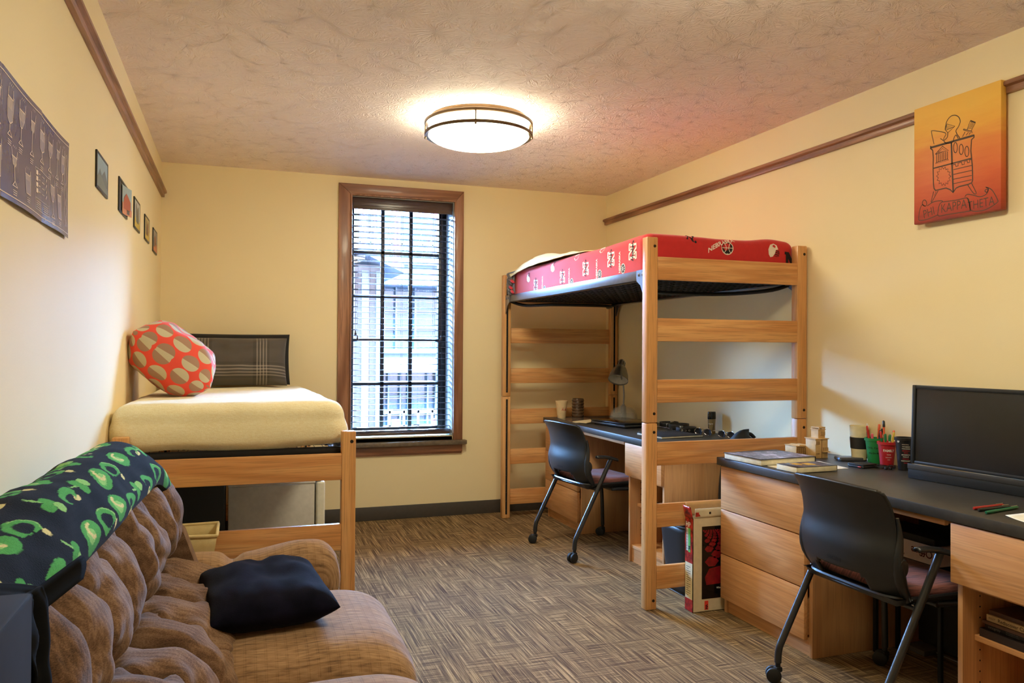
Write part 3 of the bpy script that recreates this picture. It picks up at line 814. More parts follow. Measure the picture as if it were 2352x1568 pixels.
# pillows
def mk_dots():
    t = NT('orange_red_cotton_with_two_tone_dots'); uv = t.add('TexCoord').outputs['UV']
    p = t.map(uv, (6.8, 6.4, 1), rot=(0, 0, .35)); q = t.add('SeparateXYZ', Vector=p)
    row = t.math('FLOOR', q.outputs['Y']); wob = t.math('MULTIPLY', t.math('SINE', t.math('MULTIPLY', row, 2.7)), .12)
    xx = t.math('ADD', t.math('ADD', q.outputs['X'], t.math('MULTIPLY', row, .5)), wob)
    dx = t.math('SUBTRACT', t.math('FRACT', xx), .5); dy = t.math('SUBTRACT', t.math('FRACT', q.outputs['Y']), .5)
    dist = t.math('SQRT', t.math('ADD', t.math('MULTIPLY', dx, dx), t.math('MULTIPLY', dy, dy)))
    half = t.math('GREATER_THAN', t.math('ADD', dx, t.math('MULTIPLY', dy, .5)), 0.0)
    dc = t.mix(half, lin((192, 180, 148)), lin((158, 122, 98)))
    m = t.math('LESS_THAN', dist, .44)
    col = t.mix(m, lin((226, 74, 54)), dc)
    t.bump(t.noise(t.map(uv, (300, 300, 1)), 1.0, 2), .1, .002)
    return t.fin(col, .8, sheen=.2)
b = pillow_mesh((-.296, 4.27, 1.198), (-.07, 1, .0), (-.78, .0, .62), .48, .43, .29, None, '', seed=2.0, pinch=.10, wr=.008)
o = b.build('pillow', mk_dots(), None); tag(o, 'square orange pillow with beige half-tone dots leaning on the left wall', 'pillow')
M_pipe = None
def mk_plaid():
    t = NT('charcoal_plaid_cotton'); uv = t.add('TexCoord').outputs['UV']; s = t.add('SeparateXYZ', Vector=uv)
    def stripes(c, n, off):
        f = t.math('FRACT', t.math('MULTIPLY_ADD', c, n, off)); k = (.55,)*3; o = (0, 0, 0); h = (.07,)*3
        return t.ramp(f, [(0, h), (.30, o), (.36, k), (.385, o), (.42, k), (.445, o), (.48, k), (.505, o), (.54, k), (.565, o), (.62, h), (.95, h)], 'CONSTANT')
    a = stripes(s.outputs['X'], 2.75, .62); b2 = stripes(s.outputs['Y'], 1.3, .02)
    m = t.mix(1.0, a, b2, 'ADD')
    col = t.mix(m, lin((58, 53, 48)), lin((150, 140, 128)))
    t.bump(t.noise(t.map(uv, (400, 260, 1)), 1.0, 2), .12, .002)
    return t.fin(col, .8, sheen=.2)
b = pillow_mesh((-.005, 5.440, 1.165), (1, 0, 0), (0, .22, 1), .66, .32, .21, None, '', seed=5.0, pinch=.08, wr=.013)
o = b.build('pillow', mk_plaid(), None); tag(o, 'charcoal plaid pillow standing against the black pillow on the cream blanket', 'pillow')
b = pillow_mesh((.020, 5.632, 1.178), (1, 0, 0), (0, .26, 1), .67, .355, .11, None, '', seed=8.0, pinch=.05, wr=.004)
o = b.build('pillow', plain('black_cotton', (22, 21, 22), .85, sheen=.2), None); tag(o, 'black pillow behind the plaid pillow at the back wall', 'pillow')

# under the low bed
M_fr = plain('grey_white_fridge_enamel', (196, 190, 180), .4, bump=.05, bscale=600)
fr = thing('mini_fridge', 'small grey white fridge under the low bed with its door to the right', 'fridge', (.20, 4.85, 0))
b = MB(); b.box(-.030, .432, 4.60, 5.10, .012, .490, .004); b.build('body', M_fr, fr)
b = MB(); b.box(.440, .490, 4.598, 5.102, .030, .500, .012, seg=4); b.build('door', plain('cream_white_fridge_door', (226, 220, 200), .35), fr)
b = MB(); b.box(-.032, .436, 4.598, 5.102, .490, .503, .004); b.build('top_cover', M_fr, fr)
b = MB(); b.box(.400, .470, 4.60, 4.66, .5035, .510, .002); b.build('hinge', M_chrome, fr)
for (x, y) in ((0, 4.64), (.40, 4.64), (0, 5.06), (.40, 5.06)):
    b = MB(); b.lathe([(0, 0), (.015, 0), (.015, .012), (0, .012)], 12, c=(x, y, 0)); b.build('foot', M_black, fr)
cb = thing('storage_cabinet', 'plain black cabinet under the low bed beside the small fridge', 'cabinet', (-.24, 4.78, 0))
b = MB(); b.box(-.440, -.045, 4.58, 4.98, .02, .60, .004); b.build('body', plain('black_cabinet_laminate', (16, 16, 18), .5), cb)
b = MB(); b.box(-.435, -.050, 4.565, 4.580, .03, .595, .003); b.build('door', M_black, cb)
b = MB(); b.box(-.43, -.055, 4.60, 4.97, 0, .02); b.build('plinth', M_black, cb)
bn = thing('fabric_basket', 'beige fabric basket standing between the sofa arm and the low bed', 'basket', (-.22, 3.235, 0))
M_canvas = plain('beige_canvas', (206, 186, 134), .85, bump=.2, bscale=350)
b = MB()
def bin_fn(u, v):
    k = [(-.40, 3.10), (-.058, 3.10), (-.058, 3.385), (-.40, 3.385)]; i = int(u*4) % 4; f = u*4-int(u*4)
    x = k[i][0]+(k[(i+1) % 4][0]-k[i][0])*f; y = k[i][1]+(k[(i+1) % 4][1]-k[i][1])*f
    g = .62+.38*min(1, v/.98)**1.6 if v > .5 else .62+.38*(v/.98)**1.6
    cx, cy = -.25, 3.24; return Vector((cx+(x-cx)*(g*.5+.5*(.55+.45*v)), cy+(y-cy)*(.7+.3*v), .560*v+.008*math.sin(u*2*PI+1)*v))
b.surf(bin_fn, 48, 16, cu=True)
b.box(-.36, -.14, 3.15, 3.33, 0, .006)
b.build('body', M_canvas, bn, solid=.004)
b = MB(); b.tube([bin_fn(k/48, 1.0)+Vector((0, 0, .003)) for k in range(48)], .006, 8, closed=True); b.build('rim', M_canvas, bn)
b = MB(); M_mesh = plain('dark_mesh', (80, 72, 56), .8)
b.surf(lambda u, v: bin_fn(.28+.20*u, .72+.12*v)+Vector((.0015, 0, 0)), 8, 4); b.build('mesh_window', M_mesh, bn)
# ------------------------------------------------------------------ desks: pedestal, shelf unit, worktop
DT, DB = .745, .708                    # worktop top and underside
DFX, DKX = 2.215, RX-.012              # drawer fronts, back
ped = thing('drawer_pedestal', 'three-drawer oak pedestal beside the near black office chair', 'drawers', (2.52, 2.95, 0), group='desk drawer pedestals')
py0, py1 = 2.640, 3.255
b = MB()
b.box(2.236, DKX, py0, py0+.020, .001, DB, .001); b.box(2.236, DKX, py1-.020, py1, .001, DB, .001)
b.box(DKX-.008, DKX, py0+.02, py1-.02, .05, DB); b.box(2.240, DKX-.008, py0+.02, py1-.02, .060, .078)
b.build('carcass', M_lamv, ped)
b = MB(); b.box(2.246, 2.262, py0+.02, py1-.02, .001, .062); b.build('plinth', M_lam, ped)
dz = [.070, .284, .498, .706]
for k in range(3):
    b = MB(); b.box(DFX, DFX+.019, py0+.026, py1+.002, dz[k]+.002, dz[k+1]-.003, .0015)
    b.box(DFX+.019, 2.70, py0+.03, py1-.03, dz[k]+.02, dz[k+1]-.05)
    b.build('drawer', M_lam, ped)
shf = thing('shelf_unit', 'oak shelf unit with one drawer holding books under the near desk', 'shelves', (2.52, 1.74, 0), group='desk shelf units')
sy0, sy1 = 1.530, 1.945
b = MB()
b.box(2.226, DKX, sy0, sy0+.019, .001, DB, .001); b.box(2.226, DKX, sy1-.019, sy1, .001, DB, .001)
b.box(DKX-.008, DKX, sy0+.019, sy1-.019, .001, DB); b.box(2.232, DKX-.008, sy0+.019, sy1-.019, .500, .512)
b.build('carcass', M_lamv, shf)
b = MB(); b.box(2.236, DKX-.01, sy0+.019, sy1-.019, .082, .100, .001); b.box(2.240, 2.256, sy0+.019, sy1-.019, .001, .082); b.build('bottom_shelf', M_lam, shf)
b = MB(); b.box(2.275, DKX-.03, sy0+.020, sy1-.020, .325, .343, .001); b.build('shelf', M_lam, shf)
b = MB(); b.box(2.205, 2.225, sy0+.001, sy1+.010, .512, .704, .0015); b.box(2.225, 2.70, sy0+.03, sy1-.03, .53, .68); b.build('drawer', M_lam, shf)
b = MB()
for yy, s in ((sy0+.019, 1), (sy1-.019, -1)):
    for x in (2.30, 2.72):
        for k in range(10):
            if abs(.15+k*.035-.334) < .02: continue
            Mx = Matrix.Translation((x, yy, .15+k*.035)) @ Matrix.Rotation(-s*PI/2, 4, 'X'); b.lathe([(0, .0003), (.0028, .0003), (.0030, 0)], 8, M=Mx)
b.build('shelf_pin_holes', M_hole, shf)
wt = thing('desk_worktop', 'black worktop with a monitor and cups on it, near right', 'desk', (2.52, 2.39, DB), group='desk worktops')
b = MB(); b.box(2.200, DKX+.006, 1.515, 3.272, DB, DT, .003); b.build('top', M_top, wt)
b = MB(); b.box(2.214, 2.232, 1.985, 2.600, .687, .7075, .002); b.box(2.232, 2.62, 1.99, 2.595, .690, .7075); b.build('pencil_drawer', M_lam, wt)
b = MB(); b.box(DKX-.026, DKX-.010, 1.947, 2.638, .02, DB-.0005); b.build('modesty_panel', plain('dark_panel', (44, 40, 36), .6), wt)
D1 = 2.275                             # the same three pieces again under the loft
dup(ped, (2.52, 2.95+D1, 0), 0, 'three-drawer oak pedestal under the loft bed at the far end of the desk')
dup(shf, (2.52, 1.74+D1, 0), 0, 'oak shelf unit with one drawer behind the near loft post')
dup(wt, (2.52, 2.39+D1, DB), 0, 'black worktop with a laptop and lamp on it under the loft bed')

# ------------------------------------------------------------------ office chairs
def mk_seatfab():
    t = NT('maroon_striped_upholstery'); v = t.obj(False)
    n = t.noise(t.map(v, (9, 150, 9)), 1.0, 3, .6)
    col = t.ramp(n, [(.34, lin((54, 32, 30))), (.5, lin((112, 62, 54))), (.68, lin((140, 84, 74)))])
    t.bump(t.noise(v, 500, 2), .2, .002)
    return t.fin(col, .85, sheen=.2)
M_seatf = mk_seatfab()
def backfn(u, v):
    """chair back shell: u across (-1..1), v 0 bottom..1 top; +x is forward"""
    xs = spline([(.100, 0, .435), (.060, 0, .500), (.047, 0, .575), (.058, 0, .660), (.040, 0, .750), (.005, 0, .815)], 60)
    k = min(max(v, 0), 1)*60; i = min(int(k), 59); f = k-i; p = xs[i]*(1-f)+xs[i+1]*f
    hw = .222-.006*abs(v-.35)*2-.010*max(0, (.25-v)/.25)
    c = .050*abs(u)**2.2*(1.0-.15*v); drop = .012*u*u*max(0, (v-.7)/.3)
    return Vector((p.x+c, u*hw, p.z-drop))
def build_chair(label, loc, rz):
    ch = thing('office_chair', label, 'chair', loc, rz, 'black nesting office chairs')
    def P(b, n, m, **k): return b.build(n, m, ch, world=False, **k)
    b = MB()
    def skip(u, v):
        a = 2*u-1
        if abs(a) < .54 and .02 < v < .225 and (abs(a) < .46 or .05 < v < .19): return True
        if v > .94 and abs(a) > .90: return (v-.94)/.06+(abs(a)-.90)/.10 > 1.15
        return False
    b.surf(lambda u, v: backfn(2*u-1, v), 56, 54, skip=skip)
    P(b, 'backrest', M_blackpl, solid=.011)
    for s in (-1, 1):
        b = MB(); pts = [backfn(s*.995, t/14)+Vector((.005, s*.006, 0)) for t in range(0, 11)]
        b.tube(pts, [.013, .015, .018, .020, .020, .018, .016, .014, .011, .008, .005], 10)
        Mx = Matrix.Translation(backfn(s, .34)+Vector((.012, s*.010, 0))) @ Matrix.Rotation(s*-PI/2, 4, 'X') @ Matrix.Diagonal((1, 1.5, 1, 1))
        b.lathe([(0, .012), (.018, .011), (.022, .004), (.022, -.008), (0, -.009)], 20, M=Mx)
        P(b, 'back_frame', M_blackpl)
    b = MB(); fn = lambda u, v: backfn(u/.222, .285+v/.38)+Vector((-.0125, 0, 0))
    b.text('HON', .020, lambda u, v: fn(-u*1.0, v), bold=.0004, sx=1.5); P(b, 'moulded_lettering', plain('embossed_black', (16, 17, 18), .5))
    b = MB()
    def pad(u, v):
        a, c = 2*u-1, 2*v-1; r = 6.0
        k = 1/max(1e-6, (abs(a)**r+abs(c)**r))**(1/r) if (a or c) else 1
        x = .328+a*.192; y = c*(.216-.012*(a < 0)*a*a)
        e = max(0, 1-max(abs(a), abs(c))**8)**.5
        return Vector((x, y, .440+.030*e-.012*max(0, a)**3*1.0+.008*a*a))
    b.surf(pad, 30, 30); P(b, 'seat', M_seatf, solid=.02)
    b = MB()
    def sh(u, v):
        a, c = 2*u-1, 2*v-1; e = max(abs(a), abs(c))
        return Vector((.312+a*.218, c*.226, .443-.040*(1-e**6)**.5))
    b.surf(sh, 26, 26)
    rim = [Vector((.312+.218*math.copysign(abs(math.cos(t))**.35, math.cos(t)), .226*math.copysign(abs(math.sin(t))**.35, math.sin(t)), .442)) for t in [2*PI*k/56 for k in range(56)]]
    b.tube(rim, .007, 6, closed=True); P(b, 'seat_shell', M_blackpl)
    for s in (-1, 1):
        b = MB(); pts = spline([(.0, s*.252, .075), (.005, s*.252, .125), (.030, s*.252, .178), (.165, s*.252, .430), (.238, s*.252, .570), (.252, s*.252, .598)], 30)
        b.tube(pts, .0135, 12); P(b, 'leg', M_chair_tube)
        b = MB(); pts = spline([(.300, s*.190, .402), (.43, s*.215, .398), (.475, s*.232, .370), (.500, s*.240, .29), (.512, s*.246, .075)], 30)
        b.tube(pts, .0125, 12); P(b, 'leg', M_chair_tube)
        b = MB(); b.surf(lambda u, v: Vector((.150+.145*u, s*(.252-.0)+(v-.5)*(.034+.012*u), .622-.016*(u-.15)**2*2-.010*(2*v-1)**2)), 14, 8)
        b.tube([(.246, s*.252, .590), (.250, s*.252, .612)], .012, 10); P(b, 'armrest', M_blackpl, solid=.012)
    b = MB(); b.tube([(.165, -.252, .415), (.165, .252, .415)], .011, 10); b.tube([(.30, -.20, .402), (.30, .20, .402)], .011, 10)
    for s in (-1, 1): b.lathe([(.0, .012), (.008, .011), (.009, 0)], 12, M=Matrix.Translation((.165, s*.236, .425)) @ Matrix.Rotation(s*PI/2, 4, 'X'), mat=1)
    P(b, 'cross_bar', [M_chair_tube, M_chrome])
    for (x, y, a) in ((0, .252, 2.6), (0, -.252, 3.4), (.512, .246, 2.2), (.512, -.246, 3.0)):
        b = MB(); ca, sa = math.cos(a), math.sin(a); R = Matrix.Translation((x+.016*ca, y+.016*sa, .029)) @ Matrix.Rotation(a, 4, 'Z') @ Matrix.Rotation(PI/2, 4, 'X')
        for o in (-.013, .013):
            b.lathe([(0, o-.009), (.024, o-.009), (.028, o-.006), (.028, o+.006), (.024, o+.009), (0, o+.009)], 20, M=R)
        b.lathe([(0, -.004), (.016, -.004), (.016, .004), (0, .004)], 12, M=R)
        b.tube([(x, y, .042), (x, y, .080)], .010, 10); b.box(x-.014, x+.014, y-.012, y+.012, .040, .060, .005)
        P(b, 'caster', M_black)
    return ch
chair = build_chair('black office chair with maroon seat at the near desk', (1.958, 2.250, 0), 0.0)
dup(chair, (1.876, 4.538, 0), math.radians(6.5), 'black office chair with maroon seat at the desk under the loft')
# ------------------------------------------------------------------ sofa along the left wall
def mk_sofa(name, seat):
    t = NT(name); v = t.obj(False)
    big = t.noise(v, 7, 3)
    if seat:
        br = t.add('TexBrick', {'offset': 0.0}, Vector=t.map(v, (1, 1, 1)), Scale=1.0)
        s = t.add('SeparateXYZ', Vector=v)
        fx = t.math('FRACT', t.math('MULTIPLY', s.outputs['X'], 38)); fy = t.math('FRACT', t.math('MULTIPLY', s.outputs['Y'], 38))
        lx = t.ramp(fx, [(0, (1,)*3), (.10, (0,)*3), (.22, (1,)*3), (.32, (0,)*3), (.95, (0,)*3)]); ly = t.ramp(fy, [(0, (1,)*3), (.10, (0,)*3), (.22, (1,)*3), (.32, (0,)*3), (.95, (0,)*3)])
        pat = t.mix(1.0, lx, ly, 'LIGHTEN')
        streak = t.noise(t.map(v, (20, 190, 20)), 1.0, 3, .6)
        f = t.math('SUBTRACT', t.math('ADD', t.math('MULTIPLY', streak, .8), t.math('MULTIPLY', big, .25)), t.math('MULTIPLY', pat, .09))
        stops = [(.25, lin((88, 66, 48))), (.48, lin((144, 112, 80))), (.72, lin((174, 140, 104)))]
    else:
        s = t.add('SeparateXYZ', Vector=v)
        zig = t.math('PINGPONG', t.math('MULTIPLY', s.outputs['Y'], 60), .5)
        ph = t.math('ADD', t.math('MULTIPLY', s.outputs['Z'], 70), t.math('MULTIPLY', zig, 3.0))
        st = t.math('MULTIPLY_ADD', t.math('SINE', t.math('MULTIPLY', ph, 2.2)), .5, .5)
        streak = t.noise(t.map(v, (240, 240, 520)), 1.0, 3, .6)
        f = t.math('ADD', t.math('ADD', t.math('MULTIPLY', streak, .55), t.math('MULTIPLY', big, .35)), t.math('MULTIPLY', st, .12)); pat = st
        stops = [(.30, lin((70, 52, 40))), (.50, lin((116, 88, 67))), (.72, lin((152, 122, 96)))]
    col = t.ramp(f, stops)
    t.bump(f, .35, .004)
    return t.fin(col, .95, sheen=.14, spec=.15)
M_sofa, M_sofas = mk_sofa('brown_chenille', False), mk_sofa('brown_checked_chenille', True)
SFY0, SFY1 = 1.02, 3.06
sofa = thing('sofa', 'brown tufted chenille sofa with pillowed back along the left wall', 'sofa', (0, 2.04, 0))
BP = spline([(.035, 0, .36), (.025, 0, .43), (-.010, 0, .505), (-.085, 0, .565), (-.185, 0, .592), (-.212, 0, .606), (-.186, 0, .630), (-.150, 0, .690), (-.160, 0, .765), (-.205, 0, .845), (-.268, 0, .912), (-.335, 0, .932), (-.390, 0, .885)], 120)
SHEAR = .050                       # the sofa stands a little askew: its near end is closer to the wall
def bprof(t):
    k = min(max(t, 0), 1)*120; i = min(int(k), 119); f = k-i
    p = BP[i]*(1-f)+BP[i+1]*f; d = (BP[i+1]-BP[i]).normalized(); return p, Vector((d.z, 0, -d.x))
def back_pt(s, t, y0, y1, seed=0.0, n=4):
    p, nr = bprof(t); y = y0+(y1-y0)*s; N = mnoise.noise
    wob = .030*N(Vector((t*3.0, seed, 4.0)))+.014*N(Vector((t*8.0, seed, 9.0)))
    sw = s+wob*min(1, 6*s, 6*(1-s)); ph = n*sw; c = abs(math.sin(PI*ph)); ch = int(ph)
    bul = (.060 if t > .43 else .034)*(c**.5-1.0)
    seam = math.exp(-((t-.425)/.030)**2)
    endr = -.085*max(0, (abs(2*s-1)-.86)/.14)**2
    fr = ph-ch-.5
    # soft folds: a few long creases per channel that lean outwards from the seams, plus puckers at the seam line
    q = t*15+2.2*N(Vector((ch*3.1+seed, t*3, 2)))+1.6*fr*(1 if ch % 2 else -1)
    fold = (abs(math.sin(q*1.1))**.7-.6)*.024*(1-c*.8)**.5
    soft = .018*N(Vector((y*8+seed, t*6, seed)))+.010*N(Vector((y*19, t*17, seed+5)))
    puck = .016*math.sin(t*64+5*N(Vector((ch*2.0, t*4, seed))))*max(0, 1-c*1.25)
    off = bul-.055*seam*(.6+.4*c)+endr+fold+soft*(.4+.6*c)+puck
    return Vector((p.x+SHEAR*(y-2.6), y, p.z))+nr*off
def seat_back(y0, y1, seed):
    b = MB(); b.surf(lambda u, v: back_pt(u, v, y0, y1, seed), 150, 120)
    return b.build('back_cushion', M_sofa, sofa)
seat_back(2.025, 2.765, 1.0); seat_back(1.275, 2.020, 7.3)
# outer back with smooth end wings
def wing(y0, y1):
    b = MB(); sh = SHEAR*((y0+y1)/2-2.6); pts = [(x+sh*(z > .6), z) for x, z in [(-.440, .02), (-.060, .02), (-.050, .36), (-.095, .50), (-.160, .66), (-.225, .80), (-.280, .87), (-.350, .885), (-.400, .86)]]
    M = Matrix(((1, 0, 0, 0), (0, 0, 1, 0), (0, 1, 0, 0), (0, 0, 0, 1)))
    b.prism(pts, y0, y1, M=M, bev=.034); return b.build('back_wing', M_sofa, sofa)
wing(2.745, 2.835); wing(1.205, 1.285)
b = MB(); b.box(-.460, -.33, 1.27, 2.76, .02, .82, .02); b.box(-.30, .40, 1.27, 2.79, .03, .27, .015); b.build('frame', M_sofas, sofa)
def cushion(y0, y1, seed):
    b = MB(); x0, x1 = -.08, .492; zc = .465
    def f(u, v):
        a, c = 2*u-1, 2*v-1
        ea = max(0, 1-abs(a)**4.0)**.5; ec = max(0, 1-abs(c)**5)**.5
        x = (x0+x1)/2+(x1-x0)/2*a; y = (y0+y1)/2+(y1-y0)/2*c
        top = .335+.135*ea*ec if a > 0 else .335+.135*ec
        n = .004*mnoise.noise(Vector((x*9, y*9, seed)))+.0025*math.sin(y*70+3*mnoise.noise(Vector((x*5, y*5, seed))))*max(0, a-.55)*2
        return Vector((x+.004*mnoise.noise(Vector((x*14, y*14, 4)))-.030*(c*c)**3*max(0, a), y, top+n))
    b.surf(f, 90, 60)
    def g(u, v):
        c = 2*u-1; y = (y0+y1)/2+(y1-y0)/2*c
        return Vector((x1-.030*(c*c)**3-.025*v+.010*math.sin(v*PI), y, .335-.10*v+.002*math.sin(y*90)))
    b.surf(g, 60, 8); b.weld(2e-3)
    return b.build('seat_cushion', M_sofas, sofa, fixn=False)
cushion(2.078, 2.775, 1.0); cushion(1.280, 2.060, 5.0)
def footrest(y0, y1):
    b = MB(); b.box(.400, .478, y0+.02, y1-.02, .05, .25, .03, seg=4); return b.build('footrest_panel', M_sofas, sofa)
footrest(2.03, 2.77); footrest(1.28, 2.012)
def arm(y0, y1, seed):
    b = MB()
    def f(u, v):
        # u along x from the back to the front, v around the roll
        x = -.16+.520*u; a = v*2*PI
        ry = (y1-y0)/2*(1.0); rz = .10+.020*math.exp(-((u-.80)/.22)**2)+.006*math.cos(u*9)
        notch = -.028*math.exp(-((u-.30)/.05)**2)
        endf = max(0, 1-max(0, (u-.86)/.14)**2.4)**.5 if u > .86 else 1.0
        yy = (y0+y1)/2+ry*math.copysign(abs(math.cos(a))**.75, math.cos(a))*(.55+.45*endf); zz = .442+(rz+notch)*math.copysign(abs(math.sin(a))**.8, math.sin(a))*(.25+.75*endf)
        n = .006*mnoise.noise(Vector((x*10, yy*10, zz*10+seed)))
        return Vector((x, yy, zz+n))
    V = b.surf(f, 46, 36, cv=True)
    b.bm.faces.new(V[46][:36]); b.bm.faces.new(V[0][:36][::-1])
    b.build('arm_pad', M_sofas, sofa)
    b = MB(); b.box(-.15, .335, y0+.035, y1-.035, .02, .42, .03, seg=4); b.build('arm_base', M_sofas, sofa)
arm(2.800, 3.055, 2.0); arm(1.00, 1.235, 6.0)
for (x, y) in ((-.42, 1.06), (.36, 1.32), (-.42, 2.74), (.36, 2.74)):
    b = MB(); b.lathe([(0, 0), (.02, 0), (.022, .03), (0, .03)], 12, c=(x, y, 0)); b.build('foot', M_black, sofa)
b = MB(); b.box(.335, .365, 2.83, 3.02, .335, .375, .01); b.build('arm_underside', M_black, sofa)

# green and black fleece folded over the sofa back
GW, GL = 1.62, .62
random.seed(5)
motifs = []
for j in range(5):
    for i in range(13):
        motifs.append((.03+i*.130+(.065 if j % 2 else 0)+random.uniform(-.012, .012), .04+j*.112+random.uniform(-.010, .010), (i*2+j*3+(i//3)) % 4, random.uniform(-.6, .6)))
def motif_col(p, q):
    """fleece print: colour index at (p, q) metres on the cloth; 0 black 1 green 2 light green 3 cream"""
    for (mx, my, k, a) in motifs:
        dx, dy = p-mx, q-my
        if abs(dx) > .1 or abs(dy) > .1: continue
        x, y = (dx*math.cos(a)+dy*math.sin(a))*1.25, (-dx*math.sin(a)+dy*math.cos(a))*1.25
        if k == 0:                                             # round cap with a pale band
            r = math.hypot(x/.070, y/.050)
            if r < 1:
                if abs(math.hypot((x-.012)/.050, (y+.012)/.038)-.62) < .16 and x < .02 and y < .02: return 3
                return 1 if math.hypot((x+.015)/.06, y/.045) > .55 else 2
        elif k == 1:                                           # three-leaf sprig
            for t in range(3):
                c = t*2*PI/3+.4
                if math.hypot(x-.027*math.cos(c), y-.022*math.sin(c)) < .023: return 1 if t else 2
            if abs(y-x*.7) < .006 and -.06 < x < 0: return 2
        elif k == 2:                                           # horseshoe
            r = math.hypot(x/.060, y/.050)
            if .55 < r < 1 and y < .030: return 2 if r > .9 and x > 0 else 1
            if math.hypot(x-.05, y-.045) < .014: return 3
        else:                                                  # curl and pale leaf
            r = math.hypot(x/.075, y/.030); 
            if r < 1 and not math.hypot((x+.01)/.055, (y-.012)/.024) < .75: return 1
            if math.hypot((x-.03)/.026, (y-.03)/.014) < 1: return 3
    return 0
def gb_pt(u, v):
    """u along y, v across from the wall side over the top to the front"""
    y = 1.17+1.49*u; t = 1.0-.235*v
    p, nr = bprof(t)
    end = max(0, (u-.86)/.14); drop = .050*end**2.0
    n = .012*mnoise.noise(Vector((y*4, v*3, 2)))+.006*mnoise.noise(Vector((y*11, v*7, 6)))
    puff = .038+.020*math.sin(PI*min(1, max(0, v)))-.026*max(0, (v-.88)/.12)**2-.012*end
    q = Vector((p.x+SHEAR*(y-2.6), y, p.z))+nr*(puff+n)
    q.z -= drop; q.x += .035*end*(v-.2)
    q.x = max(q.x, LX+.012)
    lo = max(0, (v-.97)/.03)
    return q
b = MB(); NU, NV = 420, 150
V = b.surf(gb_pt, NU, NV)
cl = b.bm.loops.layers.float_color.new('print')
cols = [lin((22, 24, 27)), lin((84, 168, 82)), lin((150, 208, 120)), lin((226, 216, 150))]
grid = {}
for i in range(NU+1):
    for j in range(NV+1): grid[V[i][j]] = cols[motif_col(i/NU*1.49, j/NV*.42)]
for f in b.bm.faces:
    for lp in f.loops: lp[cl] = grid[lp.vert]
# far end cap and rolled front hem
ng = len(b.bm.verts)
b.surf(lambda u, v: gb_pt(1, v).lerp(Vector((-.30, 2.76, .80)) if v < .5 else Vector((-.25, 2.75, .79)), u*.9)+Vector((0, .018*math.sin(u*PI), 0)), 8, 40)
b.surf(lambda u, v: gb_pt(u, 1)+Vector((-.055*v, 0, -.018*math.sin(v*PI)+.004*v)), 160, 5)
for f in b.bm.faces:
    for lp in f.loops:
        if lp.vert not in grid: lp[cl] = cols[0]
def mk_gfl():
    t = NT('printed_green_black_fleece'); at = t.add('Attribute', {'attribute_name': 'print'}); v = t.obj(False)
    n = t.noise(v, 320, 3, .7); col = t.mix(.35, at.outputs['Color'], t.mix(n, (.0, .0, .0, 1), at.outputs['Color']))
    hs = t.add('HueSaturation', Value=1.0, Color=at.outputs['Color']); fz = t.ramp(n, [(.3, (.72,)*3), (.65, (1.05,)*3)])
    t.bump(n, .5, .004)
    return t.fin(t.mix(1.0, hs.outputs[0], fz, 'MULTIPLY'), .95, sheen=.05, spec=.08)
o = b.build('fleece_blanket', mk_gfl(), None, base=(-.30, 1.97, .84)); tag(o, 'black fleece blanket with green clover print folded over the sofa back', 'blanket')

# navy plush pillow lying on the far seat
def mk_navy():
    t = NT('navy_plush'); v = t.obj(False); n = t.noise(v, 14, 3); f = t.noise(v, 300, 3, .7)
    col = t.ramp(n, [(.35, lin((11, 12, 24))), (.7, lin((22, 21, 38)))])
    t.bump(t.math('ADD', f, t.math('MULTIPLY', n, .4)), .4, .004); return t.fin(col, 1.0, sheen=.03, spec=.1)
b = pillow_mesh((.090, 2.470, .532), (1, .12, .015), (-.22, 1, .05), .35, .42, .135, None, '', seed=3.3, pinch=.06, wr=.007)
o = b.build('cushion', mk_navy(), None); tag(o, 'navy plush cushion lying on the brown sofa seat', 'cushion')

# black cabinet at the near left with a tablet on it, a garment hung beside it
tw = thing('side_cabinet', 'tall black cabinet at the lower left edge in front of the sofa', 'cabinet', (-.34, .80, 0))
M_cab = plain('charcoal_board', (36, 37, 39), .7, spec=.15)
b = MB(); b.box(-.460, -.208, .56, .995, .0, .992, .004); b.build('body', M_cab, tw)
b = MB(); b.box(-.455, -.213, .55, .560, .02, .985, .002); b.build('door', M_black, tw)
tb = thing('tablet', 'grey tablet lying on the black cabinet at the left edge', 'tablet', (-.36, .88, .9925))
b = MB(); b.box(-.455, -.238, .70, .988, .9925, 1.001, .003, seg=3); b.build('body', plain('dark_tablet_body', (34, 34, 36), .3), tb)
b = MB(); b.box(-.452, -.241, .703, .985, 1.001, 1.0075, .003, seg=3); b.build('cover', plain('grey_tablet_cover', (120, 114, 106), .35), tb)
def cl_fn(u, v):
    y = 1.045+.085*u+.006*math.sin(v*6); z = .962-.125*v-.015*u*v; x = -.232+.010*math.sin(u*7+v*2)*(.4+v)+.008*mnoise.noise(Vector((u*4, v*4, 1)))
    return Vector((x, y, z))
b = MB(); b.surf(cl_fn, 26, 26)
b.surf(lambda u, v: cl_fn(u, 0)+Vector((-.10*v, .0, .008*math.sin(v*PI))), 26, 10)
b.surf(lambda u, v: Vector((-.278+.060*u, 1.14+.20*u+.02*math.sin(v*PI), .925+.022*u-.038*v)), 12, 6)
o = b.build('garment', plain('black_cloth', (17, 18, 20), .95, spec=.1), None, solid=.006); tag(o, 'black garment draped over the near end of the sofa back', 'garment')
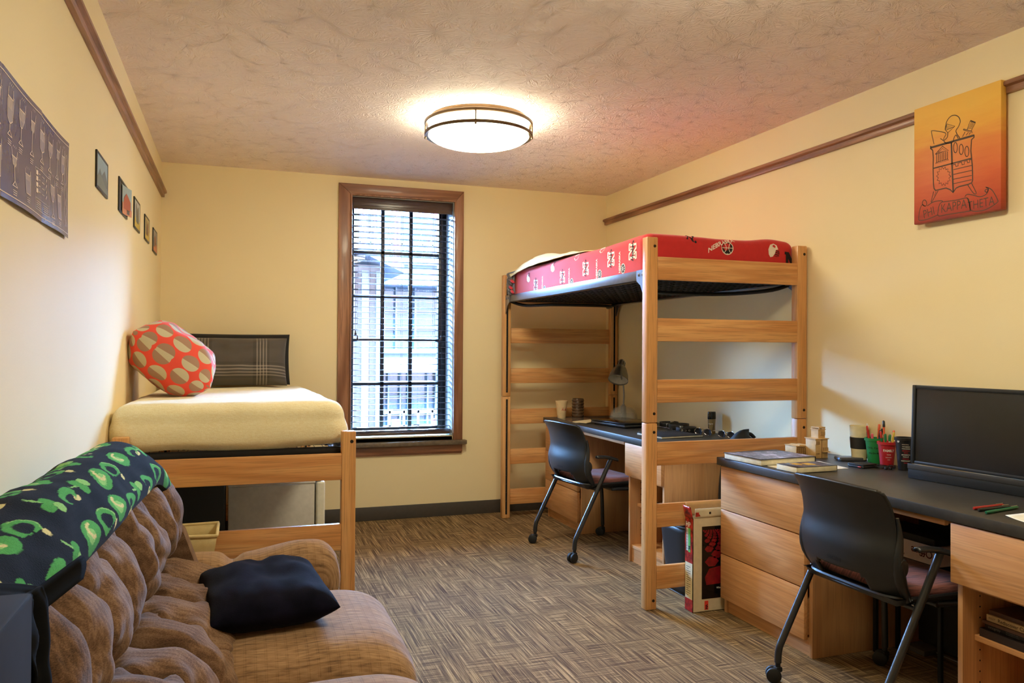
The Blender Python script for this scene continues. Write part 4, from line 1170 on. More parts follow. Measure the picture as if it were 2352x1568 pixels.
# ------------------------------------------------------------------ things on the walls
# cocktail chart poster on the left wall
PXW = LX+.006
po_ = thing('poster', 'dark purple drinks chart poster on the left wall above the sofa', 'poster', (LX, 2.19, 1.575))
M_pos = plain('purple_grey_glossy_paper', (78, 76, 128), .22, grain=.08); M_pol = plain('pale_poster_ink', (240, 220, 206), .5)
PY0, PY1 = 1.745, 2.636
def pos_fn(u, v, off=0.0):                          # u from far edge towards the camera, v up
    y = PY1-u; top = 1.862-.010*abs(math.sin(u*9)); z = 1.580+v*(top-1.580)/.28
    w = .006+.006*abs(math.sin(u*8.5+.3))*(abs(v/.28-.5)*2)**2
    return Vector((LX+w+off, y, z))
b = MB(); b.surf(lambda u, v: pos_fn(u*(PY1-PY0), v*.28), 220, 30); b.build('sheet', M_pos, po_)
b = MB(); F = lambda u, v: pos_fn(u, v, .0007); F0 = lambda x, y: F(.891-x, y)      # x: 0 near end .. .891 far end as read left to right
W_ = .0021
def dense(pts, closed=False, step=.012):
    out = []; P = list(pts)+([pts[0]] if closed else [])
    for (x0, y0), (x1, y1) in zip(P[:-1], P[1:]):
        n = max(1, int(math.hypot(x1-x0, y1-y0)/step)); out += [(x0+(x1-x0)*k/n, y0+(y1-y0)*k/n) for k in range(n)]
    return out if closed else out+[P[-1]]
def L(pts, w=W_, closed=False): b.ribbon(dense(pts, closed), w, F0, closed=closed)
L([(.01, .268), (.881, .268)]); L([(.881, .012), (.01, .012)])
def glass(cx, y0, h, w, kind):
    hw = w/2
    if kind == 0: bowl = [(-hw, h), (-hw*.95, h*.62), (-hw*.35, h*.42), (0, h*.40)]; st = h*.40
    elif kind == 1: bowl = [(-hw, h), (-hw*.5, h*.62), (0, h*.52)]; st = h*.52
    elif kind == 2: bowl = [(-hw*.7, h), (-hw, h*.7), (-hw*.9, h*.35), (-hw*.3, h*.28), (0, h*.27)]; st = h*.27
    else: bowl = [(-hw, h), (-hw*.85, 0), (0, 0)]; st = None
    out = bowl+[(-x, y) for x, y in bowl[::-1][1:]]
    fl_ = [(x*.92, min(y, h*.80)) for x, y in out]
    b.poly([(cx+x, y0+y) for x, y in fl_], lambda x, y: pos_fn(.891-x, y, .0004), 1)
    L([(cx+x, y0+y) for x, y in out]); L([(cx-hw*.9, y0+h*.80), (cx+hw*.9, y0+h*.80)])
    for k in range(6): L([(cx-hw*.7+k*hw*.25, y0+h*.56), (cx-hw*.6+k*hw*.25, y0+h*.80)], .0016)
    if st: L([(cx-.001, y0+st), (cx-.001, y0+.012)], .003); L([(cx-hw*.8, y0), (cx, y0+.012), (cx+hw*.8, y0)], .002); L([(cx-hw*.8, y0), (cx+hw*.8, y0)], .002)
    L([(cx+hw*1.15, y0+h*.45), (cx+hw*1.15, y0+h*.85), (cx+hw*.7, y0+h*.85)], .0008)
    for k in range(3): L([(cx-hw*.5+k*hw*.45, y0+h*1.04), (cx-hw*.35+k*hw*.45, y0+h*1.10)], .0012)
    for k in range(3): L([(cx-hw*.7, y0-.010-k*.005), (cx+hw*(.6-.1*k), y0-.010-k*.005)], .0014)
for args in ((.06, .145, .105, .05, 0), (.155, .150, .095, .055, 1), (.25, .145, .105, .045, 2), (.345, .150, .100, .050, 0), (.45, .148, .105, .05, 1), (.555, .150, .100, .05, 2), (.645, .150, .095, .048, 0), (.735, .150, .100, .046, 1), (.05, .045, .070, .055, 3), (.16, .04, .08, .05, 3), (.29, .040, .085, .05, 1), (.41, .045, .06, .05, 3), (.68, .030, .110, .050, 0), (.765, .040, .085, .05, 3), (.805, .148, .10, .044, 2)): glass(*args)
L([(.485, .128), (.635, .128), (.635, .024), (.485, .024)], .0012, True); L([(.485, .052), (.635, .052)], .001)
for k in range(4):
    b.poly([(.495, .066+k*.015), (.515, .066+k*.015), (.515, .077+k*.015), (.495, .077+k*.015)], F0); L([(.520, .071+k*.015), (.540, .071+k*.015)], .0018)
    L([(.560, .071+k*.015), (.585, .071+k*.015)], .0018); L([(.600, .066+k*.015), (.612, .076+k*.015)], .003)
for k in range(4): L([(.495, .045-k*.005), (.545+.004*(k % 2), .045-k*.005)], .0014); L([(.575, .045-k*.005), (.625, .045-k*.005)], .0014)
L([(.838+.008*math.sin(k*.5), .03+k*.0045) for k in range(48)], .0014); L([(.862+.008*math.cos(k*.6), .03+k*.0045) for k in range(48)], .0014); L(circ(.850, .135, .014, 24, ry=.105, close=True), .0012)
b.build('printed_chart', [M_pol, plain('mauve_poster_ink', (140, 126, 146), .4)], po_, fixn=False)
o = MB(); o.box(LX+.001, LX+.004, 2.30, 2.842, 2.318, 2.495); o = o.build('banner', plain('dark_teal_poster', (58, 70, 74), .5, grain=.2), None); tag(o, 'dark teal poster above the picture rail at the top left', 'poster')
# five small framed photographs in a row
M_frm = plain('thin_black_frame', (26, 28, 32), .4)
pics = [
 (3.143, 3.402, 1.832, 1.966, 'small framed mountain photograph, nearest of the row on the left wall', (136, 176, 204), (70, 104, 130), (96, 124, 132), 0),
 (3.720, 3.992, 1.842, 1.988, 'framed photograph with a red building curling out of its black frame', (150, 178, 190), (170, 58, 44), (208, 130, 100), 1),
 (4.252, 4.490, 1.846, 1.998, 'small framed photograph of towers over a yellow field, middle of the row', (176, 184, 186), (84, 80, 74), (196, 170, 60), 2),
 (4.730, 4.962, 1.850, 1.988, 'framed photograph with a dark red tower, second from the back corner', (188, 170, 110), (110, 40, 34), (200, 170, 50), 3),
 (5.190, 5.432, 1.836, 1.980, 'framed photograph with orange foreground, nearest the back corner', (120, 130, 140), (150, 60, 40), (200, 90, 40), 4)]
for (y0, y1, z0, z1, lab, sky, mid, low, k) in pics:
    p = thing('picture_frame', lab, 'picture', (LX, (y0+y1)/2, z0), group='framed photographs on the left wall')
    b = MB(); e = .010
    for (a0, a1, c0, c1) in ((y0, y0+e, z0, z1), (y1-e, y1, z0, z1), (y0+e, y1-e, z0, z0+e), (y0+e, y1-e, z1-e, z1)): b.box(LX+.001, LX+.0065, a0, a1, c0, c1, .001)
    b.box(LX+.001, LX+.004, y0+e, y1-e, z0+e, z1-e); b.build('frame', M_frm, p)
    wY, hZ = y1-y0-.020, z1-z0-.020
    def pf(u, v, off=0.0, k=k, y0=y0, y1=y1, z0=z0, wY=wY, hZ=hZ):
        x = LX+.0055+off; y = y0+.010+u*wY; z = z0+.010+v*hZ
        if k == 1: y = y0+.010+(.25+.79*u)*wY; x += .003+.014*u*u; z -= .010*(1-u)
        return Vector((x, y, z))
    b = MB(); b.surf(lambda u, v: pf(u, v), 16, 10, matfn=lambda u, v: 0)
    b.surf(lambda u, v: pf(u, v*(.30+.12*math.sin(u*5+k)), .0006), 16, 4, mat=2)
    if k in (0,): b.poly([(0, .25), (.25, .62), (.42, .45), (.7, .72), (1, .4), (1, .2), (0, .2)], lambda u, v: pf(u, v, .0003), 1)
    elif k == 1: b.poly([(.2, .2), (.2, .55), (.5, .78), (.9, .52), (.9, .2)], lambda u, v: pf(u, v, .0010), 1); b.poly([(.55, .05), (.8, .05), (.8, .4), (.55, .45)], lambda u, v: pf(u, v, .0014), 3)
    else:
        for (a, w, h) in ((.25, .10, .85), (.45, .14, .70), (.65, .10, .8)): b.poly([(a, .2), (a+w, .2), (a+w, h), (a+w/2, h+.08), (a, h)], lambda u, v: pf(u, v, .0010), 1)
    b.build('photograph', [plain('photo_sky', sky, .3), plain('photo_mid', mid, .3), plain('photo_low', low, .3), plain('photo_dark', (74, 50, 56), .3)], p, fixn=False)

# orange canvas with a crest, hung over the picture rail on the right wall
CVX = 2.788; cy1, cy0, cz0, cz1 = 2.660, 2.245, 1.812, 2.316
cv = thing('canvas_painting', 'orange ombre canvas painted with a crest on the right wall', 'painting', (RX-.02, 2.45, cz0))
def mk_cv():
    t = NT('painted_orange_canvas'); v = t.obj(False); s = t.add('SeparateXYZ', Vector=v)
    n = t.noise(t.map(v, (6, 5, 34)), 1.0, 4, .6); n2 = t.noise(t.map(v, (3, 3, 5)), 1, 3)
    f = t.math('ADD', t.math('MULTIPLY_ADD', s.outputs['Z'], 1.98, -.06), t.math('ADD', t.math('MULTIPLY', n, .22), t.math('MULTIPLY', n2, .12)))
    col = t.ramp(f, [(.06, lin((128, 38, 24))), (.20, lin((186, 66, 32))), (.42, lin((214, 100, 48))), (.66, lin((226, 134, 58))), (.84, lin((238, 176, 70))), (1.0, lin((244, 192, 84)))])
    t.bump(n, .15, .002); return t.fin(col, .5)
b = MB(); b.box(CVX, CVX+.030, cy0, cy1, cz0, cz1, .004); b.build('canvas', mk_cv(), cv)
b = MB(); fC = lambda u, v: Vector((CVX-.0006, cy1-u, cz0+v))
def K(pts, w=.0035, closed=False): b.ribbon(pts, w, fC, closed=closed)
S_ = .504/1.0
def cp(px, py):
    """canvas crop coordinates to metres on the canvas: straightened by hand"""
    u = (px-190)/770*.405; top = 410-(px-190)*.352; bot = 1425-(px-190)*.190
    return u+.003, (1-(py-top)/(bot-top))*.497+.003
def KP(pts, w=.0034, closed=False): K([cp(*p) for p in pts], w, closed)
def KS(pts, w=.0034): K([tuple(q)[:2] for q in spline([cp(*p)+(0,) for p in pts], len(pts)*5)], w)
KP([(350, 738), (750, 622)], .0085); KP([(352, 722), (352, 745), (372, 760), (378, 830), (376, 920), (380, 1060), (385, 1100), (400, 1118), (500, 1095), (540, 1110), (565, 1135), (590, 1095), (620, 1080), (700, 1060), (730, 1045), (738, 1020), (735, 900), (722, 760), (728, 660), (750, 640), (750, 618)], .0050)
KP([(548, 690), (555, 900), (566, 1130)], .0075); KP([(378, 922), (725, 828)], .0055)
KP([(398, 795), (465, 722), (522, 758), (398, 795)]); KP([(422, 780), (466, 742), (500, 758), (422, 780)], .002); KP([(405, 870), (515, 835), (522, 845), (400, 880), (405, 870)], .0026)
for k in range(7):
    x = 410+k*17; KP([(x, 795-k*4.5), (x, 868-k*5.2)], .0030)
for cx_, cy_ in ((585, 732), (637, 748), (687, 766)): KP([(cx_+18*math.cos(a*PI/10), cy_+46*math.sin(a*PI/10)) for a in range(21)])
KP([(565, 885), (585, 880), (590, 900), (610, 895), (608, 872), (640, 862), (645, 885), (665, 880), (663, 858), (690, 848), (694, 868), (712, 862), (710, 842), (728, 838)])
for y0, y1 in ((930, 890), (972, 935), (1015, 980), (1055, 1018)): KP([(568, y0), (730, y1)], .003)
st = []
for k in range(29):
    r = 70 if k % 2 == 0 else 52; a = k*2*PI/28; st.append((476+r*math.cos(a)*.98, 990+r*math.sin(a)*1.25))
KP(st, .0028)
KS([(385, 705), (360, 600), (370, 585), (420, 588), (495, 605), (478, 650), (475, 672)], .0030); KP([(445, 652), (475, 672)], .003)
KS([(490, 572), (505, 500), (540, 455), (580, 442), (615, 460), (628, 500), (612, 545), (590, 580), (600, 612), (620, 640), (622, 655)], .0036)
KP([(490, 572), (507, 522), (580, 540), (515, 600), (490, 572)], .0030); KP([(505, 575), (580, 543)], .0022)
for k in range(5): KP([(505+k*12, 530+k*3), (500+k*12, 575-k*5)], .0016)
KS([(515, 600), (510, 640), (480, 675), (510, 695), (560, 683), (570, 650), (590, 620), (610, 650)], .0036)
KP([(655, 572), (735, 600), (728, 585), (660, 565), (655, 572)], .0032); KP([(690, 570), (715, 495), (760, 512), (725, 580)], .0030); KP([(718, 490), (762, 508)], .005)
for k in range(6): KP([(695+k*5, 560-k*11), (730+k*4, 560-k*8)], .0018)
KP([(648, 635), (672, 590)], .003); KP([(680, 622), (700, 595)], .003); KP([(705, 615), (718, 600)], .003)
KS([(695, 1065), (745, 1138), (768, 1135), (728, 1050)], .0032); KP([(425, 1120), (360, 1228)], .0032); KP([(382, 1128), (356, 1225)], .0032); KP([(405, 1125), (390, 1165)], .002)
KS([(300, 1262), (280, 1255), (270, 1232), (285, 1208), (305, 1212), (314, 1240), (300, 1262), (270, 1250), (248, 1290), (235, 1370), (250, 1390), (330, 1375), (425, 1335)], .0034)
KS([(320, 1258), (380, 1222), (440, 1210), (468, 1215), (440, 1240), (425, 1300), (430, 1345), (520, 1330), (700, 1300), (716, 1290), (710, 1230), (690, 1182), (600, 1200), (470, 1220)], .0034)
KS([(670, 1172), (690, 1150), (740, 1155), (800, 1170), (850, 1150), (868, 1110), (852, 1105), (842, 1120), (860, 1130), (872, 1100), (850, 1085), (900, 1110), (945, 1195), (940, 1225), (850, 1285), (760, 1300), (720, 1285), (705, 1220), (690, 1180)], .0034)
for wd, (x0, y0), (x1, y1), s in (('PHI', (335, 1320), (395, 1295), .056), ('KAPPA', (568, 1260), (660, 1240), .058), ('THETA', (808, 1232), (880, 1215), .054)):
    p0, p1 = cp(x0, y0), cp(x1, y1); an = math.atan2(p1[1]-p0[1], p1[0]-p0[0])
    b.text(wd, s*.92, lambda u, v, p0=p0, an=an: fC(p0[0]+u*math.cos(an)-v*math.sin(an), p0[1]+u*math.sin(an)+v*math.cos(an)), sx=.78, bold=-.0004)
b.build('painted_crest', plain('dark_brown_ink', (78, 58, 42), .6), cv, fixn=False)

# ------------------------------------------------------------------ on the near desk
T = DT
def one(b, name, mats, label, cat, group=None, **k):
    o = b.build(name, mats, None, **k); return tag(o, label, cat, group)
def book(name, ctr, ang, w, d, h, cov, label, z=T, hard=True, artfn=None, group=None, cat='book', spine=None):
    """w along the spine's normal, d along the spine; local x = w, y = d"""
    bk = thing(name, label, cat, (ctr[0], ctr[1], z), ang, group)
    o = .004 if hard else .0008; c = .0025 if hard else .0010
    b = MB(); b.box(-w/2+c, w/2-o, -d/2+o, d/2-o, c, h-c, .001); b.build('pages', M_page, bk, world=False)
    b = MB(); b.box(-w/2, w/2, -d/2, d/2, 0, c, .0005); b.box(-w/2, w/2, -d/2, d/2, h-c, h, .0005); b.box(-w/2-.0005, -w/2+c, -d/2, d/2, 0, h, .0008)
    b.build('cover', cov, bk, world=False)
    if artfn: artfn(bk, w, d, h)
    return bk
def blotch(name, stops, scale, stretch=(1, 1, 1)):
    t = NT(name); v = t.obj(); n = t.noise(t.map(v, stretch), scale, 5, .65)
    return t.fin(t.ramp(n, stops), .3)
M_bkart = blotch('photo_cover_print', [(.40, lin((36, 34, 36))), (.47, lin((150, 138, 146))), (.53, lin((60, 54, 56))), (.60, lin((204, 192, 204)))], 34, (1, .4, 1))
M_bkart2 = blotch('blue_gold_cover_print', [(.38, lin((34, 34, 44))), (.50, lin((70, 84, 116))), (.56, lin((40, 38, 44))), (.64, lin((196, 150, 70)))], 30)
def art1(bk, w, d, h):
    b = MB(); b.poly([(-w/2+.004, -d/2+.06), (w/2-.004, -d/2+.02), (w/2-.004, d/2-.004), (-w/2+.004, d/2-.004)], lambda x, y: Vector((x, y, h+.0004))); b.build('cover_photo', M_bkart, bk, world=False)
book('hardcover_book', (2.360, 3.085), .06+PI, .315, .265, .030, plain('black_book_cover', (34, 32, 34), .35), 'large hardcover book with a grey photo cover at the far end of the near desk', artfn=art1)
pp = MB(); pp.prism([(2.247, 2.990), (2.238, 2.760), (2.545, 2.780), (2.575, 3.000)][::-1], T, T+.0015); one(pp, 'paper_sheet', M_paper, 'white sheet of paper lying under the softcover book', 'paper')
def art2(bk, w, d, h):
    b = MB(); b.box(-w/2+.02, w/2-.03, -d/2+.006, d/2-.006, h, h+.0005); b.build('cover_photo', M_bkart2, bk, world=False)
    b = MB(); b.box(-.035, .005, -.03, .02, h+.0005, h+.0009); b.box(.02, .055, -.045, 0, h+.0005, h+.0009); b.build('cover_patch', plain('yellow_print', (216, 168, 60), .4), bk, world=False)
book('softcover_book', (2.330, 2.790), .02+PI, .215, .128, .024, plain('dark_softcover', (44, 44, 54), .4), 'softcover book with a blue and yellow cover on the white sheet', z=T+.0017, hard=False, artfn=art2)
# wooden model house
M_bal = plain('laser_cut_basswood', (214, 172, 110), .65, grain=.12); M_bald = plain('burnt_wood_edge', (96, 62, 36), .7)
mh = thing('model_house', 'small basswood architecture model house beside the loft post', 'model', (2.69, 3.13, T))
hx, hy = 2.640, 3.115
def win_(b, x0, x1, y, z0, z1, nb):
    b.box(x0, x1, y-.0015, y, z0, z1, mat=1)
    for k in range(nb+1): xx = x0+(x1-x0)*k/nb; b.box(xx-.0012, xx+.0012, y-.003, y, z0, z1)
b = MB(); b.box(2.628, 2.700, 3.085, 3.155, T, T+.092, .0008); b.box(2.624, 2.704, 3.081, 3.159, T+.090, T+.094); b.box(2.663, 2.6645, 3.0835, 3.086, T, T+.092, mat=1)
win_(b, 2.668, 2.700, 3.085, T+.034, T+.050, 6); win_(b, 2.630, 2.650, 3.085, T+.020, T+.024, 3); win_(b, 2.629, 2.650, 3.085, T+.066, T+.082, 3); b.box(2.666, 2.702, 3.070, 3.085, T+.030, T+.033)
b.build('main_block', [M_bal, M_bald], mh)
b = MB(); b.box(2.652, 2.692, 3.095, 3.145, T+.094, T+.136); b.box(2.655, 2.692, 3.093, 3.147, T+.142, T+.148); b.box(2.650, 2.694, 3.092, 3.149, T+.134, T+.138)
for (x, y) in ((2.658, 3.096), (2.689, 3.096), (2.658, 3.144), (2.689, 3.144)): b.box(x-.002, x+.002, y-.002, y+.002, T+.138, T+.143)
win_(b, 2.664, 2.690, 3.095, T+.108, T+.126, 5); b.build('tower', [M_bal, M_bald], mh)
b = MB(); b.box(2.600, 2.628, 3.165, 3.235, T, T+.056); b.box(2.575, 2.660, 3.158, 3.240, T, T+.050, .0008); b.box(2.572, 2.662, 3.155, 3.243, T+.050, T+.053)
for k in range(9): z = T+.006+k*.005; b.box(2.578, 2.657, 3.1570, 3.1580, z, z+.0014, mat=1)
for k in range(7): xx = 2.580+k*.012; b.box(xx, xx+.0014, 3.1570, 3.1580, T+.004, T+.048, mat=1)
win_(b, 2.578, 2.650, 3.158, T+.042, T+.047, 9); b.build('low_wing', [M_bal, M_bald], mh)
# portable drive with cable, wallet, earbuds
dr = thing('portable_drive', 'silver blue portable hard drive lying behind the wallet on the near desk', 'hard drive', (2.735, 2.985, T), -.42)
b = MB(); b.box(-.055, .055, -.038, .038, .001, .017, .004, seg=3); b.build('case', plain('slate_drive_top', (92, 92, 98), .35, .3), dr, world=False)
b = MB(); b.box(-.0565, -.045, -.0385, .0385, .002, .014, .003); b.build('edge_band', plain('blue_drive_edge', (120, 150, 190), .25, .5), dr, world=False)
cb_ = MB(); cb_.tube(spline([(2.785, 2.975, T+.010), (2.800, 2.925, T+.018), (2.790, 2.885, T+.006), (2.74, 2.868, T+.004), (2.69, 2.870, T+.004), (2.650, 2.865, T+.004)], 30), .0022, 6); cb_.box(2.625, 2.652, 2.858, 2.872, T+.001, T+.009, .002)
one(cb_, 'usb_cable', M_black, 'black cable curling from the portable drive to the wallet', 'cable')
wl_ = thing('wallet', 'black leather wallet with a red corner on the near desk', 'wallet', (2.640, 2.795, T), .12)
M_lea = plain('black_leather', (28, 25, 24), .5, bump=.2, bscale=300)
b = MB(); b.box(-.048, .048, -.042, .042, .0005, .011, .004, seg=3); b.build('body', M_lea, wl_, world=False)
b = MB(); b.box(-.046, .044, -.040, .040, .011, .018, .004, seg=3); b.build('flap', M_lea, wl_, world=False)
b = MB(); b.box(-.051, -.046, -.030, -.014, .004, .009, .001); b.build('card_edge', plain('red_card_edge', (200, 70, 60), .5), wl_, world=False)
random.seed(9)
eb = MB()
for s in range(3):
    pts = [(2.690+.040*math.sin(k*1.1+s)+.012*k/3, 2.755-.012*k/2+.022*math.cos(k*1.7+s*2), T+.004+.004*(k % 3)) for k in range(9)]
    eb.tube(spline(pts, 44), .0017, 5)
for (x, y) in ((2.690, 2.690), (2.676, 2.700)):
    eb.lathe([(0, 0), (.006, .001), (.0075, .006), (.006, .011), (0, .012)], 12, c=(x, y, T+.0005))
one(eb, 'earbuds', M_black, 'black earbuds with tangled cord in front of the cups', 'earbuds')
# mug, cups and the pens in them
def cup_lathe(x, y, r0, r1, h, mat, lip=.004, wall=.0025, z=T, rim=True):
    p = [(0, 0), (r0*.96, 0), (r0, .003), (r1, h-.012)]
    if rim: p += [(r1+lip, h-.012), (r1+lip, h)]
    else: p += [(r1, h)]
    p += [(r1-wall, h), (r1-wall, h-.012), (r0-wall, .006), (0, .006)]
    b = MB(); b.lathe(p, 40, c=(x, y, z)); return b
def band_text(x, y, rfn, z0, body, size, ang, bold=0.0, sx=1.0, ax='CENTER', z=T):
    """text wrapped on a cup, centred at direction ang"""
    b = MB()
    def f(u, v):
        zz = z0+v; r = rfn(zz)+.0006; a = ang+u/r; return Vector((x+r*math.cos(a), y+r*math.sin(a), z+zz))
    b.text(body, size, f, bold=bold, sx=sx, ax=ax); return b
mg = thing('travel_mug', 'cream travel mug with a black grip band on the near desk', 'mug', (2.785, 2.972, T))
gx, gy = 2.785, 2.972
M_creamc = plain('cream_ceramic', (238, 226, 180), .18, coat=.4)
b = MB(); b.lathe([(0, .004), (.0325, .004), (.034, .008), (.0435, .160), (.044, .163), (.0415, .163), (.032, .012), (0, .010)], 44, c=(gx, gy, T)); b.build('body', M_creamc, mg)
rm = lambda z: .034+(z-.008)/.152*.0095
b = MB(); b.lathe([(rm(.056), .056), (rm(.056)+.0022, .058), (rm(.108)+.0022, .108), (rm(.110), .110)], 44, c=(gx, gy, T)); b.build('grip_band', plain('black_silicone', (34, 33, 33), .6), mg)
b = MB(); b.lathe([(0, 0), (.032, 0), (.0325, .0045), (0, .0045)], 44, c=(gx, gy, T)); b.build('base', M_black, mg)
CA = math.atan2(-2.8, -2.78)           # towards the camera
def cup(name, x, y, r0, r1, h, mat, label, texts, tm, cat='cup'):
    c = thing(name, label, cat, (x, y, T)); cup_lathe(x, y, r0, r1, h, mat).build('body', mat, c)
    rf = lambda z: r0+(r1-r0)*min(1, max(0, z-.003)/(h-.015))
    for (z0, body, size, da, bold, m) in texts: band_text(x, y, rf, z0, body, size, CA+da, bold).build('lettering', m or tm, c, fixn=False)
    return c
M_inkk = plain('black_ink', (20, 22, 22), .6); M_inkw = plain('white_ink', (232, 226, 214), .6); M_inkr = plain('red_ink', (190, 40, 48), .6)
cup('plastic_cup', 2.785, 2.878, .0285, .0395, .116, plain('green_plastic', (34, 134, 68), .4), 'green plastic cup full of pens beside the cream travel mug', [(.072, 'ONL Campus', .0125, .1, .0002, None), (.048, 'We Do More', .0105, .1, .0003, None), (.034, 'Lorem campus store', .0045, .0, 0, None)][:2], M_inkk)
cup('plastic_cup', 2.752, 2.772, .0270, .0370, .112, plain('red_plastic', (184, 36, 44), .4), 'red plastic cup full of markers next to the black cup', [(.074, 'FAMILY', .0150, .25, .0005, None), (.056, 'TIME', .0085, .25, 0, None), (.044, 'MEMORY', .0065, .25, 0, None), (.034, 'ON', .0070, .25, 0, None)], M_inkw)
bt = [(.036+.0088*k, tx, .0062, .10, .0001, (M_inkr if k in (0, 2, 5, 6) else None)) for k, tx in enumerate(['OHIO', 'NORTHWEST', 'INDIANA', 'PENN ST', 'MINNESOTA', 'IOWA', 'MICHIGAN', 'WISCONSIN', 'WYOMING'])]
bc = cup('plastic_cup', 2.748, 2.668, .0265, .0385, .142, plain('black_plastic_cup', (27, 25, 28), .4), 'tall black plastic cup with a red N and schedule beside the monitor', bt[:0]+[(.114, 'BASKETBALL', .0050, .05, 0, M_pol)]+[(z0-.002, a, s, .12, d, m) for (z0, a, s, _, d, m) in bt], M_inkw)
def wrapN(x, y, rf, z0, s, ang, mat, name, par, w=None, z=T):
    b = MB(); f = lambda u, v: Vector((x+(rf(z0+v)+.0007)*math.cos(ang+u/rf(z0)), y+(rf(z0+v)+.0007)*math.sin(ang+u/rf(z0)), z+z0+v))
    b.poly([((p-.5)*s, (q-.5)*s) for p, q in NP], f); return b.build(name, mat, par, fixn=False)
wrapN(2.748, 2.668, lambda z: .0265+.012*z/.142, .127, .015, CA+.10, M_inkr, 'logo', bc)
b = MB(); f = lambda u, v: Vector((2.748+.0388*math.cos(CA-.75+u/.038), 2.668+.0388*math.sin(CA-.75+u/.038), T+.127+v)); b.poly(circ(0, 0, .006, 16), f); b.build('round_emblem', M_inkw, bc, fixn=False)
def pen_in(cx, cy, r0, h, rim, col, k, label, L_=.145, cap=None, grp='pens in the green cup'):
    a = k; base = Vector((cx+.012*math.cos(a), cy+.012*math.sin(a), T+.012)); top = Vector((cx+rim*math.cos(a), cy+rim*math.sin(a), T+h))
    d = (top-base).normalized(); p = thing('pen', label, 'pen', base, 0, grp); L_ *= 1.13; e = base+d*L_
    b = MB(); b.tube([base, base+d*.012, base+d*(L_-.03), e-d*.028], [.0012, .0042, .0045, .0045], 10); b.build('barrel', plain(col[0], col[1], .35), p)
    cc = cap or col; b = MB(); b.tube([e-d*.03, e-d*.003, e], [.0052, .0050, .0030], 10); s1 = d.cross(Vector((0, 0, 1))).normalized(); q = e+s1*.0055
    b.tube([q-d*.004, q-d*.028], .0012, 6); b.build('cap', plain(cc[0]+'_cap', cc[1], .35), p)
RD, OR, BKp, GN, YL, PK, WTp, BL = ('red_pen', (196, 52, 44)), ('orange_pen', (226, 98, 54)), ('black_pen', (24, 24, 26)), ('green_pen', (40, 120, 70)), ('yellow_pen', (236, 200, 70)), ('pink_pen', (226, 90, 110)), ('white_pen', (220, 210, 200)), ('blue_pen', (50, 70, 130))
for k, (cap, barrel, ang, L_, lb) in enumerate(((BKp, BKp, 2.3, .118, 'black pen at the left rim of the green cup'), (PK, WTp, 3.6, .112, 'short pink capped pen in front in the green cup'), (WTp, RD, 1.9, .150, 'tall pen with a white tip in the green cup'), (RD, RD, 2.7, .142, 'red pen in the middle of the green cup'), (OR, OR, .2, .148, 'orange pen standing in the green cup'), (BKp, GN, 5.6, .132, 'dark green pen at the right of the green cup'), (BKp, BL, 4.8, .126, 'dark blue pen at the front right of the green cup'))):
    pen_in(2.785, 2.878, .03, .114, .026, barrel, ang, lb, L_, cap)
for k, (cap, barrel, ang, L_, lb) in enumerate(((RD, GN, 2.9, .130, 'green marker with a red end in the red cup'), (GN, GN, 3.7, .122, 'green marker leaning in the front of the red cup'), (BKp, OR, 1.2, .170, 'tall black and orange pencil in the red cup'), (GN, WTp, 4.4, .120, 'white marker with green cap in the red cup'), (YL, YL, 5.2, .128, 'yellow highlighter in the red cup'), (OR, YL, 5.9, .134, 'yellow marker with orange cap in the red cup'))):
    pen_in(2.752, 2.772, .03, .110, .024, barrel, ang, lb, L_, cap, grp='pens in the red cup')
# monitor
mo = thing('monitor', 'large black switched-off monitor standing on the near desk', 'monitor', (2.62, 2.20, T), 0.0)
MA = Vector((2.588, 2.500, 0)); MBv = Vector((2.650, 1.930, 0)); ud = (MBv-MA).normalized(); nd = Vector((-ud.y, ud.x, 0)).normalized()
if nd.x > 0: nd = -nd                        # towards the room
R3 = Matrix(((ud.x, -nd.x, 0, MA.x), (ud.y, -nd.y, 0, MA.y), (0, 0, 1, T), (0, 0, 0, 1))); MW_ = (MBv-MA).length
tilt = Matrix.Translation((0, 0, .05)) @ Matrix.Rotation(math.radians(-2), 4, 'X') @ Matrix.Translation((0, 0, -.05))
b = MB(); b.box(0, MW_, .003, .055, .0005, .050, .004, M=R3); b.build('base_bar', M_blackpl, mo)
b = MB(); b.box(0, MW_, 0, .003, .040, .060, .001, M=R3); b.build('chin_strip', plain('charcoal_chin', (56, 54, 52), .35), mo)
b = MB(); Q = R3 @ tilt; e = .016
for (a0, a1, c0, c1) in ((.010, .010+e, .062, .380), (MW_-.010-e, MW_-.010, .062, .380), (.010+e, MW_-.010-e, .364, .380), (.010+e, MW_-.010-e, .062, .074)): b.box(a0, a1, .004, .030, c0, c1, .003, M=Q)
b.box(.012, MW_-.012, .016, .048, .064, .378, .006, M=Q); b.build('housing', M_blackpl, mo)
b = MB(); b.box(.010+e, MW_-.010-e, .010, .016, .074, .364, M=Q); b.build('screen', M_screen, mo)
